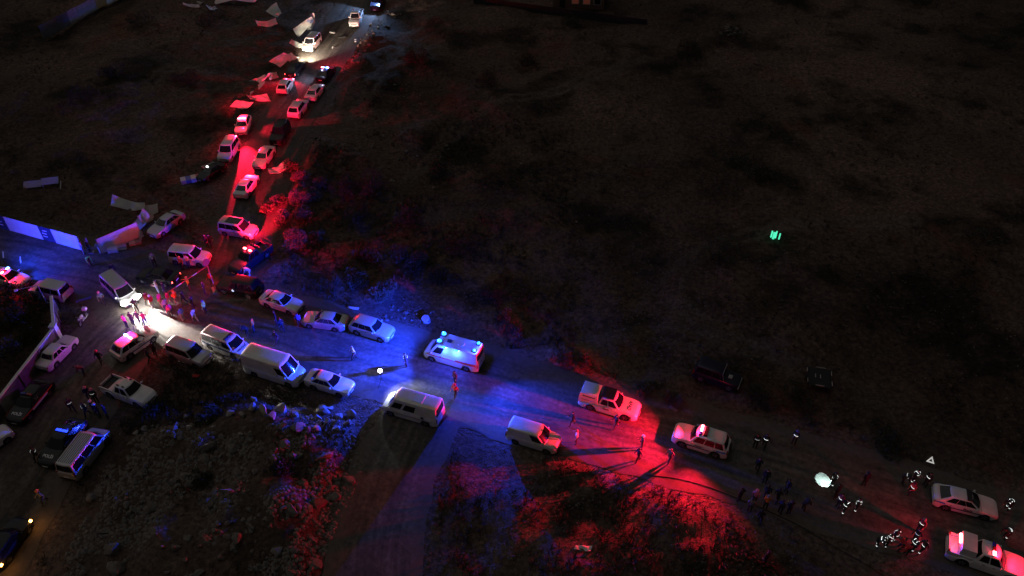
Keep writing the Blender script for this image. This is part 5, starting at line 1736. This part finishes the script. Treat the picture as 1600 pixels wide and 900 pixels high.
lamp('street_glow', r, (0, -.1, 3.4), (1, .72, .38), 70)

def house(px, py, dims, rz, mwall, label, wins):
    q = from_pixel(px, py)
    r = empty('small_house', (q.x, q.y, gz(q.x, q.y) - .2), rz)
    tag(r, label, 'house')
    L, W, H = dims
    g = MB(); g.box((0, 0, H / 2), (L, W, H)); link('wall', g.mesh('wall', [mwall]), r)
    g = MB(); g.box((0, 0, H + .12), (L + .6, W + .6, .24)); rf = link('roof', g.mesh('roof', [M_CONC]), r)
    g = MB(); g.box((L * .3, 0, H + .45), (.7, .5, .5)); link('chimney', g.mesh('chimney', [M_CONC]), rf)
    for (x, z, w, h, m) in wins:
        g = MB(); g.box((x, -W / 2 - .03, z), (w + .2, .08, h + .2)); wd = link('window', g.mesh('window', [M_SHEET]), r)
        g = MB(); g.box((x, -W / 2 - .08, z), (w, .03, h)); link('pane', g.mesh('pane', [m]), wd)
    g = MB(); g.box((-L * .32, -W / 2 - .03, 1.1), (.95, .08, 2.1)); d_ = link('door', g.mesh('door', [M_TRIM]), r)
    g = MB(); g.box((-L * .32 + .35, -W / 2 - .09, 1.1), (.12, .04, .04)); link('handle', g.mesh('handle', [M_RIM]), d_)
M_LITWIN = mat('lit_red_window', (.5, .2, .15), .4, emit=(1, .22, .12), estr=.035)
house(905, 0, (9, 7, 3.2), rd(-6), mat('brown_plaster', (.20, .12, .09), .85, noise=.25), 'brown house with faintly red-lit windows at the top edge', [(-.6, 1.5, 1.1, 1.1, M_LITWIN), (1.4, 1.5, 1.1, 1.1, M_LITWIN), (3.3, 1.5, 1.1, 1.1, M_GLASS)])
a, b = from_pixel(740, 8), from_pixel(1010, 44)
run_panels('garden_fence', a, b, 1.5, [(0, 1, mat('dark_fence_board', (.035, .032, .030), .85, noise=.3))], 'dark garden fence below the house at the top', 'fence')

# ------------------------------------------------------------------ rocks, rubble, weeds
def rock_mesh(k, flat=.7):
    rg = np.random.default_rng(100 + k)
    bm = bmesh.new()
    bmesh.ops.create_icosphere(bm, subdivisions=2, radius=.5)
    pl = [(Vector(rg.normal(size=3)).normalized(), rg.uniform(.20, .40)) for _ in range(14)]
    sc = Vector((rg.uniform(.8, 1.35), rg.uniform(.65, 1.0), rg.uniform(.5, .85) * flat / .7))
    for v in bm.verts:
        for n, d in pl:
            e = v.co.dot(n) - d
            if e > 0:
                v.co -= n * e
        v.co = Vector((v.co.x * sc.x, v.co.y * sc.y, v.co.z * sc.z))
    me = bpy.data.meshes.new('rock')
    bm.to_mesh(me)
    bm.free()
    me.materials.append(M_STONE)
    me.polygons.foreach_set('use_smooth', [True] * len(me.polygons))
    me.set_sharp_from_angle(angle=rd(18))
    return me
M_STONE = mat('pale_broken_stone', (.135, .120, .105), .9, noise=.35, nscale=4, bump=.4)
ROCKS = [rock_mesh(k) for k in range(14)]
def rock(x, y, s, label, group, name='rock', sink=.25):
    z = gz(x, y)
    o = link(name, random.choice(ROCKS), None, (x, y, z + s * (.28 - sink)))
    o.rotation_euler = (random.uniform(-.4, .4), random.uniform(-.4, .4), random.uniform(0, 6.28))
    o.scale = (s, s * random.uniform(.8, 1.2), s * random.uniform(.8, 1.1))
    tag(o, label, 'rock', group)
    return o
GB = 'boulders along the top of the rubble heap'
for (px, py, s) in [(440, 643, 1.15), (395, 640, .75), (412, 645, .8), (426, 651, .7), (505, 643, .95), (515, 640, .6), (462, 650, .6), (530, 652, .7), (497, 654, .6), (548, 650, .9), (512, 663, .85), (500, 662, .6), (378, 649, .8), (358, 648, .6), (398, 626, .6), (420, 622, .5), (540, 664, .6), (526, 671, .5), (292, 652, .5), (277, 668, .6), (297, 671, .65), (256, 675, .5), (228, 673, .7), (213, 678, .5), (312, 658, .4), (376, 679, .55)]:
    q = on_ground(px, py)
    rock(q.x, q.y, s * 1.5, 'large pale boulder on the crest of the rubble heap', GB, 'boulder', .12).material_slots[0].link = 'OBJECT'
for o_b in [o for o in COL.objects if o.name.startswith('boulder')]:
    o_b.material_slots[0].material = mat('pale_boulder_stone', (.24, .225, .205), .9, noise=.3, nscale=3, bump=.4)
GH = 'stones of the rubble heap'
def in_heap(px, py):
    return py > 672 - (px - 200) * .06 and px > 470 - py * .42 and px < 560 - max(0, py - 740) * .48 + 6
cnt = 0
while cnt < 170:
    px, py = random.uniform(110, 570), random.uniform(655, 899)
    if not in_heap(px, py):
        continue
    q = on_ground(px, py)
    if float(fbm(q.x / 2.6, q.y / 2.6, 91)) < -.06 and random.random() < .8:
        continue
    s = random.choice([.45, .5, .55, .6, .7, .85, 1.1, 1.5]) * random.uniform(.85, 1.2)
    rock(q.x, q.y, s, 'broken stone among the loose rubble of the heap', GH)
    cnt += 1
GV = 'stones on the verge by the ambulance'
for _ in range(20):
    px = random.uniform(600, 690)
    q = on_ground(px, 488 + random.uniform(-10, 14) + (px - 600) * .08)
    rock(q.x, q.y, random.uniform(.25, .6), 'small stone on the verge above the ambulance', GV)
GU = 'stones along the upper road edge'
for _ in range(46):
    t = random.random()
    px, py = lerp(612, 530, t) + random.gauss(4, 6), lerp(15, 112, t) + random.gauss(0, 3)
    q = on_ground(px, py)
    if road_dist([q.x], [q.y])[0] < .2:
        continue
    rock(q.x, q.y, random.uniform(.35, 1.1), 'stone on the earth bank beside the upper road', GU)
GF = 'pale stones strewn over the dark field'
for _ in range(48):
    px, py = random.uniform(560, 950), random.uniform(60, 420)
    if random.random() < .5:
        px, py = random.gauss(620, 40), random.gauss(230, 50)
    q = on_ground(px, py)
    if road_dist([q.x], [q.y])[0] < 1:
        continue
    rock(q.x, q.y, random.uniform(.3, .8), 'pale stone lying on the dark waste ground', GF)
GP = 'pile of blocks far out on the field'
for _ in range(16):
    q = on_ground(random.gauss(1140, 13), random.gauss(48, 5))
    rock(q.x, q.y, random.uniform(.8, 1.6), 'pale block in the pile behind the far bush', GP, 'boulder')

def mass(name, V, F, mats, label, cat, mi=None):
    me = bpy.data.meshes.new(name)
    V = np.asarray(V, np.float32)
    F = np.asarray(F, np.int32)
    k = F.shape[1]
    me.vertices.add(len(V)); me.vertices.foreach_set('co', V.ravel())
    me.loops.add(F.size); me.loops.foreach_set('vertex_index', F.ravel())
    me.polygons.add(len(F)); me.polygons.foreach_set('loop_start', np.arange(0, F.size, k))
    if mi is not None:
        me.polygons.foreach_set('material_index', mi)
    for m in mats:
        me.materials.append(m)
    me.update(); me.validate()
    o = link(name, me)
    tag(o, label, cat, None, 'stuff')
    return o
def scatter_px(n, x0, x1, y0, y1, test=None):
    out = []
    P = np.stack([RNG.uniform(x0, x1, n), RNG.uniform(y0, y1, n)], -1)
    for px, py in P:
        if test is None or test(px, py):
            q = from_pixel(px, py, .1)
            out.append((q.x, q.y))
    return np.array(out)
OCT = np.array([(1, 0, 0), (0, 1, 0), (-1, 0, 0), (0, -1, 0), (0, 0, .7), (.72, .7, .35), (-.7, .72, .3)], float)
def pebbles(name, xy, smin, smax, material, label, cat):
    n = len(xy)
    z = ground_h(xy[:, 0], xy[:, 1])
    s = RNG.uniform(smin, smax, n) ** 1.0
    base = np.array([(1, 0, -.2), (.3, .95, -.2), (-.8, .6, -.2), (-.8, -.6, -.2), (.3, -.95, -.2), (.45, .1, .55), (-.35, .35, .62), (-.2, -.45, .5)], float)
    tri = np.array([(0, 1, 5), (1, 2, 6), (1, 6, 5), (2, 3, 6), (3, 7, 6), (3, 4, 7), (4, 0, 5), (4, 5, 7), (5, 6, 7)])
    a = RNG.uniform(0, 6.28, n)
    jit = RNG.uniform(.7, 1.3, (n, 8, 3))
    B = base[None] * jit * s[:, None, None] * .5
    ca, sa = np.cos(a)[:, None], np.sin(a)[:, None]
    V = np.stack([B[..., 0] * ca - B[..., 1] * sa + xy[:, 0, None], B[..., 0] * sa + B[..., 1] * ca + xy[:, 1, None], B[..., 2] + z[:, None]], -1)
    F = tri[None] + (np.arange(n) * 8)[:, None, None]
    return mass(name, V.reshape(-1, 3), F.reshape(-1, 3), [material], label, cat)
xy = scatter_px(6500, 90, 580, 640, 905, in_heap)
xy = xy[fbm(xy[:, 0] / 2.6, xy[:, 1] / 2.6, 91) > -.06]
pebbles('rubble', xy, .14, .50, M_STONE, 'loose small rubble covering the heap', 'rubble')
M_GRAVEL = mat('dusty_gravel', (.10, .088, .078), .95, noise=.4, nscale=5)
xy = np.concatenate([scatter_px(5000, 0, 1600, 0, 900), scatter_px(1800, 650, 1250, 720, 905), scatter_px(2500, 480, 1100, 420, 680), scatter_px(2500, 220, 480, 500, 660)])
d = road_dist(xy[:, 0], xy[:, 1])
xy = xy[d > -.4]
pebbles('gravel', xy, .06, .26, M_GRAVEL, 'gravel and clods scattered over the bare soil', 'gravel')

def blades(xy, hmin, hmax, nb, width, lean=.5):
    """tufts of pointed blades; returns verts and triangles"""
    n = len(xy)
    z = ground_h(xy[:, 0], xy[:, 1]) - .02
    N = n * nb
    cx, cy, cz = np.repeat(xy[:, 0], nb), np.repeat(xy[:, 1], nb), np.repeat(z, nb)
    a = RNG.uniform(0, 6.28, N)
    h = RNG.uniform(hmin, hmax, N) * np.repeat(RNG.uniform(.6, 1.3, n), nb)
    r = RNG.uniform(0, .6, N) * h * .5
    l = RNG.uniform(.15, lean, N) * h
    bx, by = cx + np.cos(a) * r, cy + np.sin(a) * r
    px, py = -np.sin(a) * width * .5 * h, np.cos(a) * width * .5 * h
    V = np.stack([np.stack([bx - px, by - py, cz], -1), np.stack([bx + px, by + py, cz], -1),
                  np.stack([bx + np.cos(a) * l + px * .6, by + np.sin(a) * l + py * .6, cz + h * .6], -1), np.stack([bx + np.cos(a) * l * 2.1, by + np.sin(a) * l * 2.1, cz + h], -1)], 1)
    F = np.array([(0, 1, 2), (0, 2, 3)])[None] + (np.arange(N) * 4)[:, None, None]
    return V.reshape(-1, 3), F.reshape(-1, 3)
M_WEED = mat('dry_weed', (.048, .040, .027), .9, noise=.4, nscale=.6)
M_LEAF = mat('dark_scrub_leaf', (.030, .038, .018), .85, noise=.45, nscale=1.2)
xy = np.concatenate([scatter_px(9000, 0, 1600, 0, 900), scatter_px(4000, 440, 900, 200, 560), scatter_px(1500, 180, 520, 560, 680), scatter_px(1400, 660, 1250, 700, 905), scatter_px(2500, 860, 1500, 580, 740)])
d = road_dist(xy[:, 0], xy[:, 1])
den = fbm(xy[:, 0] / 6, xy[:, 1] / 6, 51) + .25 * fbm(xy[:, 0] / 1.5, xy[:, 1] / 1.5, 61)
xy = xy[(d > .5) & (den > .02)]
V, F = blades(xy, .14, .48, 9, .16, .75)
mass('weeds', V, F, [M_WEED], 'low dry weeds and grass over the waste ground', 'weeds')

def shrub(px, py, r, h, label, group, spiky=False, m=None):
    q = on_ground(px, py)
    o = empty('shrub', (q.x, q.y, q.z - .05))
    tag(o, label, 'shrub', group)
    g = MB()
    for k in range(6):
        a = random.uniform(0, 6.28)
        g.tube([(0, 0, 0), (math.cos(a) * r * .3, math.sin(a) * r * .3, h * .45), (math.cos(a) * r * .6, math.sin(a) * r * .6, h * .8)], [.05, .03, .012], 5)
    link('stem', g.mesh('stem', [mat('twig_bark', (.05, .04, .03), .9)]), o)
    n = int(900 * min(2.2, max(.7, r)))
    V, F = [], []
    rg = RNG
    cl = [(Vector((math.cos(a), math.sin(a), 0)) * random.uniform(.15, .75) * r, random.uniform(.3, .85) * h, random.uniform(.28, .5) * r) for a in [random.uniform(0, 6.28) for _ in range(9)]]
    for _ in range(n):
        c, cz, cr = random.choice(cl)
        d = Vector(rg.normal(size=3)).normalized() * cr * rg.uniform(.5, 1) ** .5
        p = Vector((c.x + d.x, c.y + d.y, max(.03, cz + d.z * .8)))
        ln = rg.uniform(.10, .22) * (1.9 if spiky else 1)
        dr = (Vector((p.x, p.y, p.z - h * .1)) + Vector(rg.normal(size=3)) * .5 * r)
        dr = dr.normalized() if dr.length > 1e-3 else Vector((0, 0, 1))
        sd = dr.cross(Vector(rg.normal(size=3))).normalized() * ln * (.12 if spiky else .32)
        b = len(V)
        V += [p, p + dr * ln * .5 + sd, p + dr * ln, p + dr * ln * .5 - sd]
        F.append((b, b + 1, b + 2, b + 3))
    me = mesh_from('foliage', V, F, [m or M_LEAF])
    c = link('foliage', me, o)
    c['kind'] = 'stuff'
    return o
SB = 'shrubs on the bank beside the side road'
M_DRY = mat('straw_tuft', (.10, .085, .05), .9, noise=.3, nscale=2)
for (px, py, r, h, sp, lab) in [(455, 268, 1.2, 1.1, True, 'spiky tuft uppermost on the red-lit bank'), (470, 282, 1.1, 1.0, True, 'spiky tuft in the middle of the red-lit bank'), (500, 290, 1.0, .9, True, 'spiky tuft at the right of the red-lit bank'), (438, 318, 1.2, 1.0, False, 'red-glowing bush nearest the road bend'), (466, 315, 1.5, 1.2, False, 'brightest red bush at the heart of the bank'), (490, 308, 1.1, .9, False, 'small bush right of the brightest red one'), (442, 346, 1.3, 1.0, False, 'rounded red bush low on the bank'), (478, 340, 1.5, 1.1, False, 'broad red-speckled bush on the bank'), (462, 378, 1.5, 1.4, False, 'lowest red bush above the patrol pickup'), (418, 330, .9, .7, True, 'dim tuft between road and red bushes'), (498, 378, 1.2, .9, False, 'dim bush right of the lowest red one')]:
    shrub(px, py, r, h, lab, SB, sp, M_DRY if sp else mat('grey_green_scrub', (.075, .08, .05), .9, noise=.4, nscale=1.5))
SF = 'dark scrub bushes on the field'
for (px, py, r, h, lab) in [(655, 97, 2.2, 1.4, 'dark scrub bush nearest the top bend of the upper road'), (820, 103, 2.4, 1.6, 'dark scrub bush below the brown house'), (770, 135, 3.0, 1.6, 'broad dark scrub in the gully left of the house bush'),
    (580, 300, 2.6, 1.4, 'dark scrub just right of the red-lit bank'), (545, 300, 2.0, 1.2, 'smaller dark scrub touching the red-lit bank'), (640, 340, 2.2, 1.2, 'dark scrub beside two pale stones mid-field'), (690, 270, 2.4, 1.2, 'dark scrub in the hollow above the mid-field stones'),
    (1140, 65, 3.2, 2.4, 'tall dark bush in front of the far block pile'), (1073, 80, 2.4, 1.6, 'rounded dark bush left of the far block pile'), (1150, 255, 3.4, 1.4, 'upper of three dark patches in the middle of the right field'), (1185, 275, 2.6, 1.2, 'right of three dark patches in the middle of the right field'), (1120, 295, 3.6, 1.4, 'lower of three dark patches in the middle of the right field'),
    (1130, 405, 3.2, 1.4, 'dark scrub left of the green glow sticks'), (1240, 5, 3, 1.8, 'dark bush at the top edge right of the block pile'), (1440, 8, 3, 1.8, 'dark bush at the top edge further right'), (1560, 75, 3.2, 1.8, 'dark bush in the top right corner'),
    (180, 120, 2.6, 1.4, 'dark scrub below the patched far wall'), (220, 42, 3.2, 1.6, 'dark scrub right of the patched far wall'), (330, 35, 3.2, 1.4, 'dark scrub under the small grey sheets'), (130, 160, 3, 1.4, 'lowest dark scrub on the left hillside'), (290, 130, 2.4, 1.2, 'dark scrub midway between far wall and wreckage heap'),
    (690, 440, 2, 1, 'dark scrub above the ambulance'), (760, 470, 2.2, 1, 'dark scrub up the slope right of the ambulance'), (640, 410, 2.2, 1.1, 'dark scrub on the slope above the silver crossover'), (720, 390, 2.4, 1.1, 'highest dark scrub on the slope above the ambulance'), (570, 410, 1.8, 1, 'dark scrub behind the violet mound'),
    (1250, 630, 2.0, .9, 'dark scrub below the flat trailer'), (1400, 700, 2.2, .9, 'dark scrub left of the warning triangle'), (1190, 625, 1.8, .8, 'dark scrub between jeep and flat trailer'), (900, 40, 2.6, 1.2, 'dark scrub against the garden fence')]:
    shrub(px, py, r, h, lab, SF)
SW = 'bushes behind the low wall'
for (px, py, r, h) in [(20, 470, 2.2, 1.8), (45, 500, 2.0, 1.8), (15, 515, 2.2, 2.0), (40, 540, 1.8, 1.6), (5, 560, 2.2, 2.0), (60, 480, 1.4, 1.4)]:
    shrub(px, py, r, h, 'dark bush filling the garden behind the low wall', SW)
SR = 'bushes on the verge of the main road'
for (px, py, r, h, lab) in [(800, 520, 1.2, .8, 'red-lit bush on the verge right of the ambulance'), (788, 498, .9, .6, 'smaller red-lit bush above the first on the verge'), (880, 565, 1.3, .8, 'violet-lit scrub on the verge behind the rescue pickup'), (910, 572, 1.2, .8, 'red-tinged scrub just above the rescue pickup'), (1010, 612, 1.2, .8, 'scrub lit red on the verge right of the rescue pickup'), (1050, 628, 1.2, .8, 'scrub on the verge above the red-lit patrol pickup'), (600, 455, 1.6, 1.0, 'violet bush on the mound above the silver crossover'), (555, 440, 1.6, 1.0, 'dark violet bush on the mound above the silver saloon')]:
    shrub(px, py, r, h, lab, SR, False, mat('grey_green_scrub'))
GRP = 'scrub clumps in the rubble'
for (px, py, r) in [(440, 735, 1.2), (315, 755, 1.1), (330, 655, 1.2), (250, 640, 1.3)]:
    shrub(px, py, r, .7, 'dark weed clump growing in and above the rubble', GRP)
